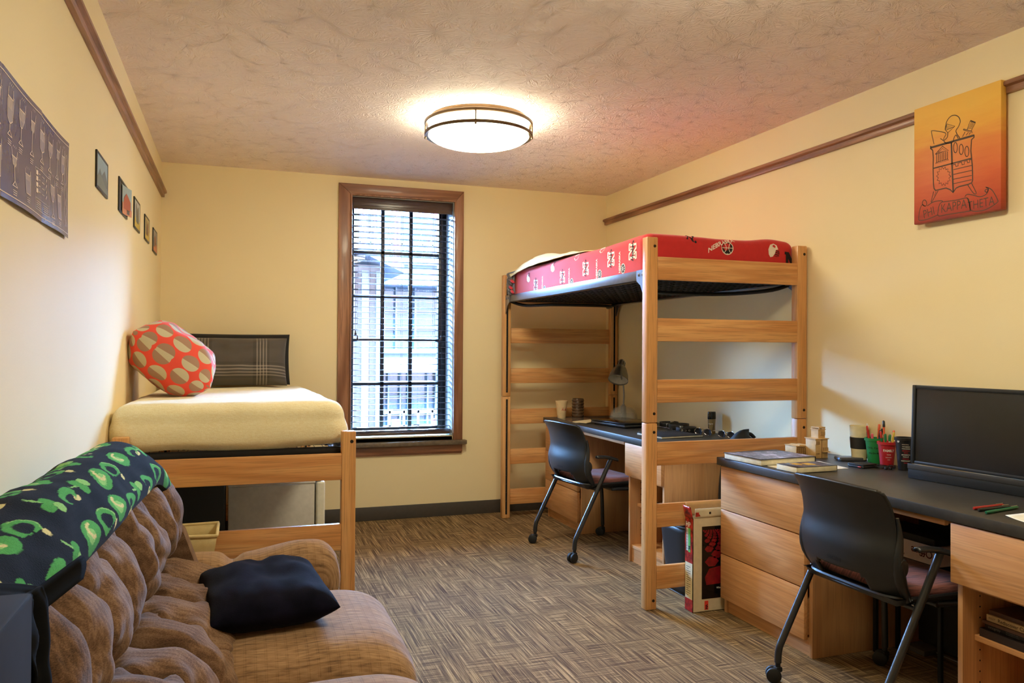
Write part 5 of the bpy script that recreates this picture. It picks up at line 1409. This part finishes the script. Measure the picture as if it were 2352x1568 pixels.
# three pens and a sheet on the near desk
def desk_pen(name, p0, p1, col, label):
    p0, p1 = Vector(p0), Vector(p1); d = (p1-p0).normalized(); pn = thing('pen', label, 'pen', p0, 0, 'felt pens lying on the near desk'); r = .0048
    L_ = (p1-p0).length; b = MB(); b.tube([p0+d*.058, p0+d*(L_-.01), p1], [r, r, r*.7], 14); b.build('barrel', col, pn)
    b = MB(); b.tube([p0, p0+d*.002, p0+d*.052, p0+d*.060], [r*.75, r*1.05, r*1.12, r*1.12], 14); s1 = d.cross(Vector((0, 0, 1))); q = p0+s1*.001+Vector((0, 0, r*1.25))
    b.build('cap', col, pn)
    b = MB(); b.tube([p1-d*.040+Vector((0, 0, r+.001)), p1-d*.004+Vector((0, 0, r+.001))], .0011, 6); b.build('clip', M_chrome, pn)
desk_pen('pen', (2.277, 1.930, T+.0055), (2.425, 1.944, T+.0055), plain('red_felt_pen', (170, 40, 36), .35), 'red felt pen, farthest of three on the near desk')
desk_pen('pen', (2.268, 1.905, T+.0055), (2.424, 1.921, T+.0055), plain('black_felt_pen', (36, 38, 38), .35), 'black felt pen between the red and green ones')
desk_pen('pen', (2.256, 1.868, T+.0055), (2.436, 1.901, T+.0055), plain('green_felt_pen', (24, 104, 74), .35), 'green felt pen, nearest of three on the near desk')
b = MB(); b.surf(lambda u, v: Vector((2.225+.21*u+.06*v*(1-u), 1.60+.225*v+.02*u, T+.0008+.010*max(0, v-.7)**2*(1-u)*4)), 12, 12); one(b, 'paper_sheet', M_paper, 'white sheet of paper at the right edge of the near desk', 'paper', solid=.0006)

# ------------------------------------------------------------------ in and under the near desk
bks = [  # from bottom: (thickness, cover, label)
 (.026, (46, 34, 32), 'thick dark brown book at the bottom of the shelf stack', None),
 (.017, (18, 18, 20), 'black book with integrity on its spine in the shelf stack', 'integrity'),
 (.010, (96, 66, 50), 'thin brown book between the black and the cream ones', None),
 (.020, (196, 170, 130), 'cream book with a large black spine title in the shelf stack', 'rc'),
 (.014, (84, 58, 46), 'worn brown book, topmost of the shelf stack', None)]
zz = .3435; random.seed(4)
for k, (h, cc, lab, tx) in enumerate(bks):
    dx = (0, .012, .006, .014, .022)[k]; dyy = (.006, -.004, .002, -.008, -.010)[k]
    x0, x1, y0, y1 = 2.280+dx, 2.440+dx, 1.640+dyy, 1.905+dyy
    bk = thing('book', lab, 'book', ((x0+x1)/2, (y0+y1)/2, zz), 0, 'books stacked on the shelf of the near desk')
    M_c = plain('cover_cloth', cc, .5, grain=.15)
    b = MB(); b.box(x0, x1, y0, y1, zz, zz+.0016); b.box(x0, x1, y0, y1, zz+h-.0016, zz+h-.0001); b.box(x0-.0006, x0+.0016, y0, y1, zz, zz+h-.0001, .0006); b.build('cover', M_c, bk)
    b = MB(); b.box(x0+.0016, x1-.004, y0+.004, y1-.004, zz+.0016, zz+h-.0016); b.build('pages', M_page, bk)
    fS = lambda u, v, x0=x0, y1=y1, zz=zz, h=h: Vector((x0-.0012, y1-u, zz+h/2+v))
    if tx == 'rc':
        b = MB(); b.text('KELLY', .0085, lambda u, v: fS(.008+u, v), ax='LEFT'); b.text('Rediscover Catholicism', .0155, lambda u, v: fS(.040+u, v), ax='LEFT', bold=.0001); b.build('spine_lettering', M_inkk, bk, fixn=False)
    elif tx:
        b = MB(); b.text('integrity', .0130, lambda u, v: fS(.012+u, v), ax='LEFT'); b.text('the courage to meet', .0050, lambda u, v: fS(.074+u, v+.003), ax='LEFT'); b.text('the demands of reality', .0050, lambda u, v: fS(.074+u, v-.003), ax='LEFT')
        b.build('spine_lettering', plain('grey_ink', (112, 110, 112), .6), bk, fixn=False)
        b = MB(); b.text('Dr. Henry Cloud', .0105, lambda u, v: fS(.140+u, v), ax='LEFT', bold=.0001); b.build('author_lettering', M_inkw, bk, fixn=False)
    zz += h
b = MB(); b.prism([(2.30, 1.60), (2.42, 1.78), (2.60, 1.70), (2.50, 1.56)], .1005, .150); one(b, 'wooden_block', M_lam, 'brown block on the bottom shelf of the near desk', 'block')
cu_ = thing('side_stand', 'low black stand carrying a white carton under the near desk', 'stand', (2.60, 2.455, 0))
b = MB(); b.box(2.525, 2.676, 2.290, 2.630, .415, .440, .006); b.build('top', M_black, cu_)
for (x, y) in ((2.665, 2.30), (2.545, 2.30), (2.545, 2.622), (2.665, 2.622)):
    b = MB(); b.box(x-.008, x+.008, y-.008, y+.008, 0, .415, .002); b.build('leg', M_black, cu_)
ob_ = thing('paper_carton', 'white printed paper carton on the low black stand under the near desk', 'box', (2.58, 2.36, .440))
b = MB(); b.box(2.527, 2.677, 2.290, 2.620, .4405, .515, .002); b.build('carton', plain('white_carton', (226, 206, 200), .6), ob_)
b = MB(); fO = lambda u, v: Vector((2.5262, 2.455+u, .480-v)); b.text('Office', .042, lambda u, v: fO(-.085+u, v), bold=.0006); b.text('DEPOT', .036, lambda u, v: fO(.060+u, v), bold=.0012); b.text('www.officedepot.com', .014, lambda u, v: fO(.06+u, v+.026)); b.build('lettering', plain('dark_red_ink', (96, 30, 34), .6), ob_, fixn=False)
bd_ = MB(); bd_.box(2.515, 2.676, 2.30, 2.60, .5155, .545, .006); one(bd_, 'binder', M_black, 'black binder lying on the white paper carton', 'binder')
ad = thing('power_adapter', 'flat grey power adapter with a cord on the carpet under the near desk', 'adapter', (2.75, 2.56, 0))
b = MB(); b.box(2.695, 2.785, 2.515, 2.615, .0, .022, .003); b.build('brick', plain('grey_adapter', (96, 90, 86), .5), ad)
b = MB(); b.tube(spline([(2.76, 2.516, .010), (2.765, 2.45, .006), (2.775, 2.30, .006), (2.77, 2.05, .006)], 24), .0035, 6); b.build('cord', plain('grey_cord', (120, 112, 106), .5), ad)
# laptop carton standing between loft and near desk
bx = thing('laptop_carton', 'opened laptop carton with red photo panels beside the near desk', 'box', (2.30, 3.325, 0))
X0, X1, Y0, Y1, ZT = 2.078, 2.520, 3.284, 3.352, .452
M_ctn = plain('cream_carton_print', (216, 200, 166), .55); M_kraft = M_cardin
b = MB(); b.box(X0, X1, Y0, Y0+.003, 0, ZT); b.box(X0, X1, Y1-.003, Y1, 0, ZT); b.box(X0, X0+.003, Y0, Y1, 0, ZT); b.box(X1-.003, X1, Y0, Y1, 0, ZT); b.box(X0, X1, Y0, Y1, 0, .003); b.build('body', M_ctn, bx)
b = MB(); b.surf(lambda u, v: Vector((X0+.010+(X1-X0-.02)*u, Y0-.004*v+.002, ZT+.046*v)), 4, 4); b.build('front_flap', M_ctn, bx, solid=.003)
b = MB(); b.surf(lambda u, v: Vector((X0+.008+(X1-X0-.02)*u, Y1+.012*v-.001, ZT+.062*v)), 4, 4); b.build('back_flap', M_kraft, bx, solid=.003)
M_redpr = blotch('red_honeycomb_print', [(.38, lin((70, 8, 12))), (.5, lin((170, 28, 26))), (.62, lin((206, 60, 44)))], 26)
b = MB(); b.surf(lambda u, v: Vector((X0-.012*v, Y0+(Y1-Y0)*u, ZT+.055*v)), 4, 4); b.build('side_flap', M_redpr, bx, solid=.003)
b = MB(); b.box(X0-.0012, X0, Y0+.0005, Y1-.0005, .235, ZT-.001); b.box(X0-.0012, X0, Y0+.0005, Y1-.0005, .002, .060); b.build('side_print', M_redpr, bx)
b = MB(); b.box(X0-.0014, X0, Y0+.003, Y1-.004, .062, .232); b.build('spec_label', plain('cream_spec_label', (232, 218, 170), .6), bx)
b = MB()
for k in range(14):
    z = .078+k*.0105; b.ribbon([(.010, z), (.030+.020*abs(math.sin(k*2.1)), z)], .0022, lambda u, v: Vector((X0-.0020, Y1-.003-u, v)))
b.build('spec_text', M_inkk, bx, fixn=False)
b = MB(); b.box(X0-.0020, X0, Y0+.020, Y0+.038, .285, .400); b.build('price_sticker', plain('green_sticker', (96, 190, 92), .5), bx)
b = MB(); b.text('M.', .022, lambda u, v: Vector((X0-.0026, Y0+.029-v, .305-u)), bold=.0008); b.build('sticker_lettering', M_inkk, bx, fixn=False)
b = MB(); b.box(X0-.0018, X0, Y0+.039, Y0+.056, .290, .400); b.build('bar_code_label', M_paper, bx)
b = MB()
for k in range(22): b.ribbon([(.0, .294+k*.0047), (.012, .294+k*.0047)], (.0012, .0024, .0016)[k % 3], lambda u, v: Vector((X0-.0024, Y0+.042+u, v)))
for k in range(10): b.ribbon([(Y0+.012+k*.0045, .0), (Y0+.012+k*.0045, .022)], (.0012, .0022)[k % 2], lambda u, v: Vector((X0-.0050-.0042, u, ZT+.016+v)))
b.build('bar_code', M_inkk, bx, fixn=False)
b = MB(); b.text('HP', .034, lambda u, v: Vector((X0-.0018, Y1-.028-u, ZT-.036+v)), bold=.001); b.build('side_lettering', M_inkw, bx, fixn=False)
FB = lambda u, v: Vector((X0+u, Y0-.0012, v))
b = MB(); b.box(X0+.050, X1-.05, Y0-.0012, Y0, .062, ZT-.042); b.build('front_panel', M_gloss, bx)
M_redcell = plain('dark_red_cell', (132, 22, 30), .35, grain=.3)
b = MB(); FB2 = lambda u, v: Vector((X0+u, Y0-.0018, v))
z = ZT-.062; r = 0; hh = .0042
while z > .20:
    n = max(2, int(.34/(hh*3.1))); off = (r % 2)*hh*1.55-.012
    for k in range(n):
        cx = .072+off+k*hh*3.1
        if cx+hh*1.3 > .385 or cx-hh*1.35 < .054: continue
        b.poly([(cx-hh*1.35, z), (cx-hh*.6, z+hh*.8), (cx+hh*.6, z+hh*.8), (cx+hh*1.35, z), (cx+hh*.6, z-hh*.8), (cx-hh*.6, z-hh*.8)], FB2)
    z -= hh*1.45; hh *= 1.24; r += 1
b.poly([(.066, .165), (.090, .205), (.150, .215), (.19, .17), (.15, .130), (.075, .128)], FB2)
b.build('honeycomb_print', M_redcell, bx, fixn=False)
b = MB(); b.text('Windows', .012, lambda u, v: FB2(.155+u, .110+v), bold=.0003); b.build('panel_lettering', M_inkw, bx, fixn=False)
b = MB(); b.box(X0+.066, X0+.086, Y0-.0016, Y0, .010, .052); b.build('price_sticker', plain('red_orange_sticker', (226, 64, 46), .5), bx)
b = MB(); b.text('VN', .016, lambda u, v: FB2(.076+v, .024-u), bold=.001); b.build('sticker_lettering', M_inkk, bx, fixn=False)
b = MB(); b.poly([(.012, .460), (.040, .462), (.030, .476), (.040, .492), (.012, .490)], lambda u, v: Vector((X0+u, Y0-.0035-.0, v))); b.build('flap_print', M_redpr, bx, fixn=False)
b = MB(); b.box(X0+.088, X0+.098, Y0-.0046, Y0-.003, .470, .480); b.build('flap_mark', M_gloss, bx)
tc = thing('waste_bin', 'black plastic waste bin behind the lower rails of the loft', 'bin', (2.275, 3.60, 0))
b = MB(); M = Matrix.Translation((2.275, 3.60, 0))
def wb_(u, v):
    a = 2*PI*u; k = .75+.25*v; ex = .55
    return Vector((2.275+.135*k*math.copysign(abs(math.cos(a))**ex, math.cos(a)), 3.60+.165*k*math.copysign(abs(math.sin(a))**ex, math.sin(a)), .003+.355*v))
b.surf(wb_, 48, 10, cu=True); b.surf(lambda u, v: wb_(u, 0)*(1-v)+Vector((2.275, 3.60, .003))*v, 48, 1, cu=True); b.build('bucket', M_blackpl, tc, solid=.003)
b = MB(); b.tube([wb_(k/48, 1) for k in range(48)], .006, 8, closed=True); b.build('rim', M_blackpl, tc)
cn = thing('snack_can', 'red and white can on the bottom shelf behind the loft post', 'can', (2.285, 4.095, .100))
b = MB(); b.lathe([(0, .0005), (.030, .0005), (.032, .004), (.032, .118), (.030, .122), (0, .122)], 32, c=(2.285, 4.095, .100)); b.build('body', plain('red_can_paint', (196, 52, 40), .4), cn)
b = MB(); b.lathe([(.0325, .030), (.0325, .058)], 32, c=(2.285, 4.095, .100)); b.lathe([(.0325, .075), (.0325, .095)], 32, c=(2.285, 4.095, .100), mat=1); b.build('label_band', [plain('yellow_label', (226, 200, 110), .5), plain('green_label', (90, 140, 70), .5)], cn)
b = MB(); b.lathe([(0, .1225), (.031, .1225), (.031, .128), (0, .128)], 32, c=(2.285, 4.095, .100)); b.build('lid', M_white, cn)

# ------------------------------------------------------------------ on the desk under the loft
cx, cy = 2.318, 5.470
pc = thing('paper_cup', 'cream cup with a red N at the far end of the loft desk', 'cup', (cx, cy, T))
cup_lathe(cx, cy, .031, .044, .128, None, lip=.002).build('body', plain('cream_cup', (226, 196, 150), .5), pc)
CB = math.atan2(-cy, -cx); rfc = lambda z: .031+.013*z/.128
wrapN(cx, cy, rfc, .075, .040, CB+.55, M_inkr, 'logo', pc)
b = MB(); rr = .0395
for k in range(3): b.ribbon([(-.016+.003*k, .045-k*.005), (.016-.003*k, .045-k*.005)], .0018, lambda u, v: Vector((cx+(rfc(v)+.0006)*math.cos(CB+.55+u/.037), cy+(rfc(v)+.0006)*math.sin(CB+.55+u/.037), T+v)))
b.build('small_print', M_inkr, pc, fixn=False)
gx, gy = 2.452, 5.470
b = MB(); pr = [(0, 0), (.040, 0)]
for k in range(6):
    z0 = .004+k*.0225; pr += [(.044, z0), (.047, z0+.006), (.047, z0+.015), (.043, z0+.020), (.0425, z0+.0215)]
pr += [(.044, .142), (.040, .142), (.038, .01), (0, .008)]
b.lathe(pr, 44, c=(gx, gy, T)); one(b, 'ribbed_mug', plain('brown_glazed_stoneware', (92, 66, 46), .15, coat=.6, grain=.25), 'brown glazed ribbed mug beside the cream cup', 'mug')
b = MB(); b.prism([(2.262, 5.415), (2.232, 5.020), (2.470, 5.060), (2.480, 5.415)][::-1], T, T+.004); o = one(b, 'folder', plain('clear_grey_folder', (120, 112, 108), .12, coat=.5), 'glossy grey folder under the cream cup on the loft desk', 'folder')
b = MB(); b.prism([(2.238, 5.085), (2.290, 4.962), (2.505, 5.150), (2.475, 5.225)][::-1], T+.0045, T+.0085); one(b, 'paper_sheets', plain('cream_paper', (232, 208, 164), .7), 'cream paper sheets lying between folder and laptop', 'paper')
lp = thing('laptop', 'closed glossy black laptop on the desk under the loft', 'laptop', (2.49, 4.80, T+.002), math.radians(9))
b = MB(); b.box(-.135, .135, -.195, .195, .004, .020, .004, seg=3); b.build('base', plain('dark_silver_laptop_base', (92, 92, 94), .25, .8), lp, world=False)
b = MB(); b.box(-.136, .134, -.196, .196, .021, .034, .005, seg=3); b.build('lid', M_gloss, lp, world=False)
for (x, y) in ((-.11, -.17), (-.11, .17), (.11, -.17), (.11, .17)):
    b = MB(); b.lathe([(0, -.002), (.007, -.002), (.007, .004), (0, .004)], 10, c=(x, y, 0)); b.build('foot', M_black, lp, world=False)
b = MB(); b.tube([(.128, -.14, .020), (.128, .14, .020)], .007, 10); b.build('hinge', M_chrome, lp, world=False)
b = MB(); b.tube(spline([(2.60, 4.64, T+.012), (2.64, 4.55, T+.010), (2.66, 4.45, T+.004)], 12), .003, 6); one(b, 'laptop_plug', M_chrome, 'silver laptop plug and lead at the near end of the laptop', 'plug')
nb = thing('notebook', 'black spiral notebook lying on the near end of the loft desk', 'notebook', (2.46, 4.155, T+.0006), math.radians(6))
b = MB(); b.box(-.145, .150, -.130, .120, .002, .010, .001); b.build('pages', M_page, nb, world=False)
b = MB(); b.box(-.148, .153, -.133, .120, .010, .0118, .0008); b.box(-.148, .153, -.133, .120, 0, .0018, .0008); b.build('cover', M_black, nb, world=False)
b = MB()
for k in range(24):
    x = -.135+k*.0118; b.tube([(x+.002*math.cos(a), .122+.009*math.cos(a), .008+.009*math.sin(a)) for a in [2*PI*q/12 for q in range(12)]], .0009, 5, closed=True)
b.build('spiral_binding', M_chrome, nb, world=False)
b = MB()
def strap(cx, cy, r, a0, a1, z0, h, sq=1.0):
    pts = [(cx+r*math.cos(a), cy+r*sq*math.sin(a)) for a in [a0+(a1-a0)*k/30 for k in range(31)]]
    return pts
def belt(name, label, ctr, r, a0, a1, h, eyelets):
    bt = thing(name, label, 'belt', (ctr[0], ctr[1], T), 0, 'rolled belts on the loft desk')
    b = MB(); f = lambda u, v: Vector((ctr[0]+(r+.010*u)*math.cos(a0+(a1-a0)*u), ctr[1]+(r+.010*u)*.8*math.sin(a0+(a1-a0)*u), T+.0005+h*v))
    b.surf(f, 60, 3); b.build('strap', M_lea, bt, solid=.003)
    for k in range(eyelets):
        u = .38+.055*k; p = f(u, .5); d = Vector((math.cos(a0+(a1-a0)*u), .8*math.sin(a0+(a1-a0)*u), 0)).normalized(); s1 = Vector((-d.y, d.x, 0))
        b = MB(); b.tube([p+d*.0015+(s1*math.cos(q)+Vector((0, 0, 1))*math.sin(q))*.0048 for q in [2*PI*i/12 for i in range(12)]], .0013, 5, closed=True); b.build('eyelet', M_chrome, bt)
    p = f(0, .5); b = MB(); b.box(p.x-.022, p.x+.006, p.y-.004, p.y+.004, T+.003, T+.036, .002)
    b.build('buckle', M_chrome, bt)
belt('belt', 'black belt with metal eyelets coiled beside the sunglasses', (2.660, 4.290), .062, 1.5, 1.5+2*PI, .034, 3)
belt('belt', 'black coiled belt behind the eyeleted one', (2.720, 4.475), .066, 2.4, 2.4+2*PI, .036, 0)
belt('belt', 'dark belt coil farthest along the desk next to the laptop', (2.745, 4.640), .060, .6, .6+2*PI, .033, 0)
dx_, dy_ = 2.775, 4.180
do = thing('deodorant_bottle', 'black capped gold deodorant bottle at the wall on the loft desk', 'bottle', (dx_, dy_, T))
def oval(prof, c, s=.62, seg=36):
    b = MB(); b.lathe(prof, seg, M=Matrix.Translation(c) @ Matrix.Rotation(.3, 4, 'Z') @ Matrix.Diagonal((1, s, 1, 1))); return b
oval([(0, 0), (.026, 0), (.029, .004), (.027, .040), (.030, .082), (.030, .090), (0, .090)], (dx_, dy_, T)).build('body', plain('olive_gold_plastic', (150, 128, 86), .35, .3), do)
oval([(0, .0905), (.031, .0905), (.032, .096), (.031, .130), (.028, .136), (0, .137)], (dx_, dy_, T)).build('cap', M_gloss, do)
b = MB(); fD = lambda u, v: Vector((dx_-.0245+.30*abs(u)*0, dy_, T+.045)) + Vector((.010*0, 0, v)) + Vector((-.0045, -.006, 0))*0 + Vector((.55*u, -.84*u, 0))
A_ = math.atan2(-dy_, -dx_)
def fD(u, v):
    a = A_-.3+u/.024; q = Vector((.0300*math.cos(a), .0300*.62*math.sin(a), 0)); q.rotate(Matrix.Rotation(.3, 3, 'Z')); return Vector((dx_, dy_, T+.047+v))+q*1.01
b.poly([(-.018, -.024), (-.020, .024), (-.008, .032), (.014, .030), (.018, .0), (.016, -.026)], fD, 0); b.build('label', M_black, do, fixn=False)
b = MB(); b.text('Degree', .010, lambda u, v: fD(u-.001, v+.016)*1.0+Vector((-.0006, -.0008, 0)), bold=.0004); b.build('lettering', M_inkw, do, fixn=False)
def sunglasses(label, loc, rz):
    g = thing('sunglasses', label, 'sunglasses', loc, rz, 'sunglasses on the loft desk'); M_l = plain('mirrored_lens', (58, 60, 70), .08, .6)
    for s in (-1, 1):
        b = MB(); lens = lambda u, v, s=s: Vector((-.006*(abs(2*u-1)**2)*2, s*.034+(u-.5)*.056*math.sqrt(max(.05, 1-(2*v-1)**4)), .005+.040*v))
        b.surf(lens, 12, 10); b.build('lens', M_l, g, world=False, solid=.0015)
        b = MB(); b.tube([lens(.5+.5*math.cos(q), .5+.5*math.sin(q))+Vector((-.001, 0, 0)) for q in [2*PI*k/28 for k in range(28)]], .0016, 6, closed=True); b.build('rim', M_chrome, g, world=False)
        b = MB(); b.tube(spline([(.0, s*.062, .036), (.05, s*.066, .034), (.100, s*.064, .022), (.128, s*.060, .004)], 16), .0018, 6); b.build('temple', M_chrome, g, world=False)
    b = MB(); b.tube(spline([(0, -.010, .030), (-.002, 0, .034), (0, .010, .030)], 8), .0016, 6); b.build('bridge', M_chrome, g, world=False)
    return g
sunglasses('mirrored sunglasses in front of the deodorant bottle', (2.660, 4.085, T), math.radians(20))
sunglasses('second mirrored sunglasses, nearer the wall on the loft desk', (2.700, 3.905, T), math.radians(15))
# desk lamp with clear organiser base
lx_, ly_ = 2.700, 5.205
dl = thing('desk_lamp', 'silver gooseneck desk lamp with a clear organizer base on the loft desk', 'lamp', (lx_, ly_, T))
def mk_clear():
    t = NT('clear_acrylic'); v = t.obj(); n = t.noise(v, 30, 2)
    b = t.b; b.inputs['Base Color'].default_value = (.9, .92, .93, 1); t.set(b.inputs['Roughness'], t.math('MULTIPLY_ADD', n, .05, .04)); b.inputs['Alpha'].default_value = .16
    return t.m
M_clr = mk_clear()
b = MB(); b.lathe([(.102, 0), (.104, .006), (.100, .040), (.085, .068), (.060, .088), (.032, .098), (.028, .102), (.020, .102), (.022, .096), (.054, .082), (.078, .062), (.094, .036), (.098, .006), (.098, 0)], 40, c=(lx_, ly_, T+.0006)); b.weld(); b.build('organizer_base', M_clr, dl)
b = MB()
for k in range(6):
    a = k*PI/3; b.box(lx_-.092 if k == 0 else lx_, lx_, ly_-.001, ly_+.001, T+.004, T+.05) if k == 0 else b.box(0, .088, -.001, .001, .004, .050, M=Matrix.Translation((lx_, ly_, T)) @ Matrix.Rotation(a, 4, 'Z'))
b.build('dividers', M_clr, dl)
b = MB(); b.lathe([(0, .002), (.022, .002), (.020, .10), (.012, .104), (.012, .112), (0, .112)], 24, c=(lx_, ly_, T)); b.build('collar', plain('brushed_silver', (150, 150, 150), .3, .9), dl)
M_silv = plain('dark_silver_metal', (160, 162, 164), .32, .85)
neck = spline([(lx_, ly_, T+.11), (lx_+.002, ly_, T+.19), (lx_-.004, ly_, T+.26), (lx_-.022, ly_+.004, T+.32), (lx_-.030, ly_+.006, T+.365)], 40)
b = MB(); b.tube(neck, [.0058+.0006*(k % 2) for k in range(41)], 10); b.build('gooseneck', M_silv, dl)
tipv = Vector((lx_-.010, ly_+.012, T+.430)); ax_ = Vector((-.40, -.42, -.88)).normalized()
Mz = Matrix.Translation(tipv) @ ax_.to_track_quat('Z', 'Y').to_matrix().to_4x4()
b = MB(); b.lathe([(0, -.008), (.018, -.006), (.028, .010), (.030, .050), (.040, .058), (.052, .080), (.066, .120), (.074, .165), (.0725, .166), (.064, .122), (.050, .083), (.036, .062), (0, .058)], 40, M=Mz); b.build('shade', M_silv, dl)
b = MB(); b.lathe([(.0722, .164), (.0632, .120), (.0492, .084), (.034, .066), (0, .064)], 40, M=Mz); b.build('shade_lining', plain('white_lamp_lining', (214, 210, 200), .4), dl)
b = MB()
for k in range(8):
    a = k*PI/4; b.box(.0285, .0308, -.0022, .0022, .014, .044, .001, M=Mz @ Matrix.Rotation(a, 4, 'Z'))
b.build('vent_slots', M_hole, dl)
b = MB(); b.lathe([(0, .066), (.020, .068), (.026, .095), (.022, .120), (0, .128)], 24, M=Mz); b.build('bulb', M_white, dl)
b = MB(); fl = lambda u, v: Mz @ Vector(((.066-.030*v)*math.cos(PI*.55+u), (.066-.030*v)*math.sin(PI*.55+u), .150-.058*v))
for k in range(6): b.ribbon([(-.35+.02*k, .12+k*.13), (.35-.05*(k % 3), .12+k*.13)], .05, fl)
b.build('warning_label', M_inkk, dl, fixn=False)
# black backpack on the floor between the desk end and the loft's near end
bp = thing('backpack', 'black backpack behind the near end of the loft, only its top in view', 'backpack', (2.66, 3.62, 0))
M_nyl = plain('black_nylon', (22, 22, 24), .7, bump=.2, bscale=400)
def pack(x, y, z, rx, ry, rz, p=3.2):
    def f(u, v):
        a, c = 2*PI*u, PI*(v-.5); se = lambda w, e: math.copysign(abs(w)**e, w); e = 2/p
        return Vector((x+rx*se(math.cos(c), e)*se(math.cos(a), e), y+ry*se(math.cos(c), e)*se(math.sin(a), e), z+rz*se(math.sin(c), e)*(1-.10*math.cos(a)*(math.sin(c) > 0))))
    return f
b = MB(); b.surf(pack(2.640, 3.62, .398, .180, .080, .396, 2.6), 40, 30, cu=True); b.weld(1e-4); b.build('body', M_nyl, bp)
b = MB(); b.surf(pack(2.665, 3.545, .26, .115, .045, .20, 3.0), 30, 20, cu=True); b.weld(1e-4); b.build('front_pocket', M_nyl, bp)
for s in (-1, 1):
    b = MB(); b.tube(spline([(2.665+s*.06, 3.68, .72), (2.665+s*.07, 3.725, .60), (2.665+s*.08, 3.73, .35), (2.665+s*.09, 3.70, .12)], 20), .014, 8); b.build('strap', M_nyl, bp)
b = MB(); b.tube(spline([(2.62, 3.665, .775), (2.64, 3.68, .797), (2.69, 3.68, .798), (2.71, 3.665, .775)], 16), .010, 8); b.build('handle', M_nyl, bp)
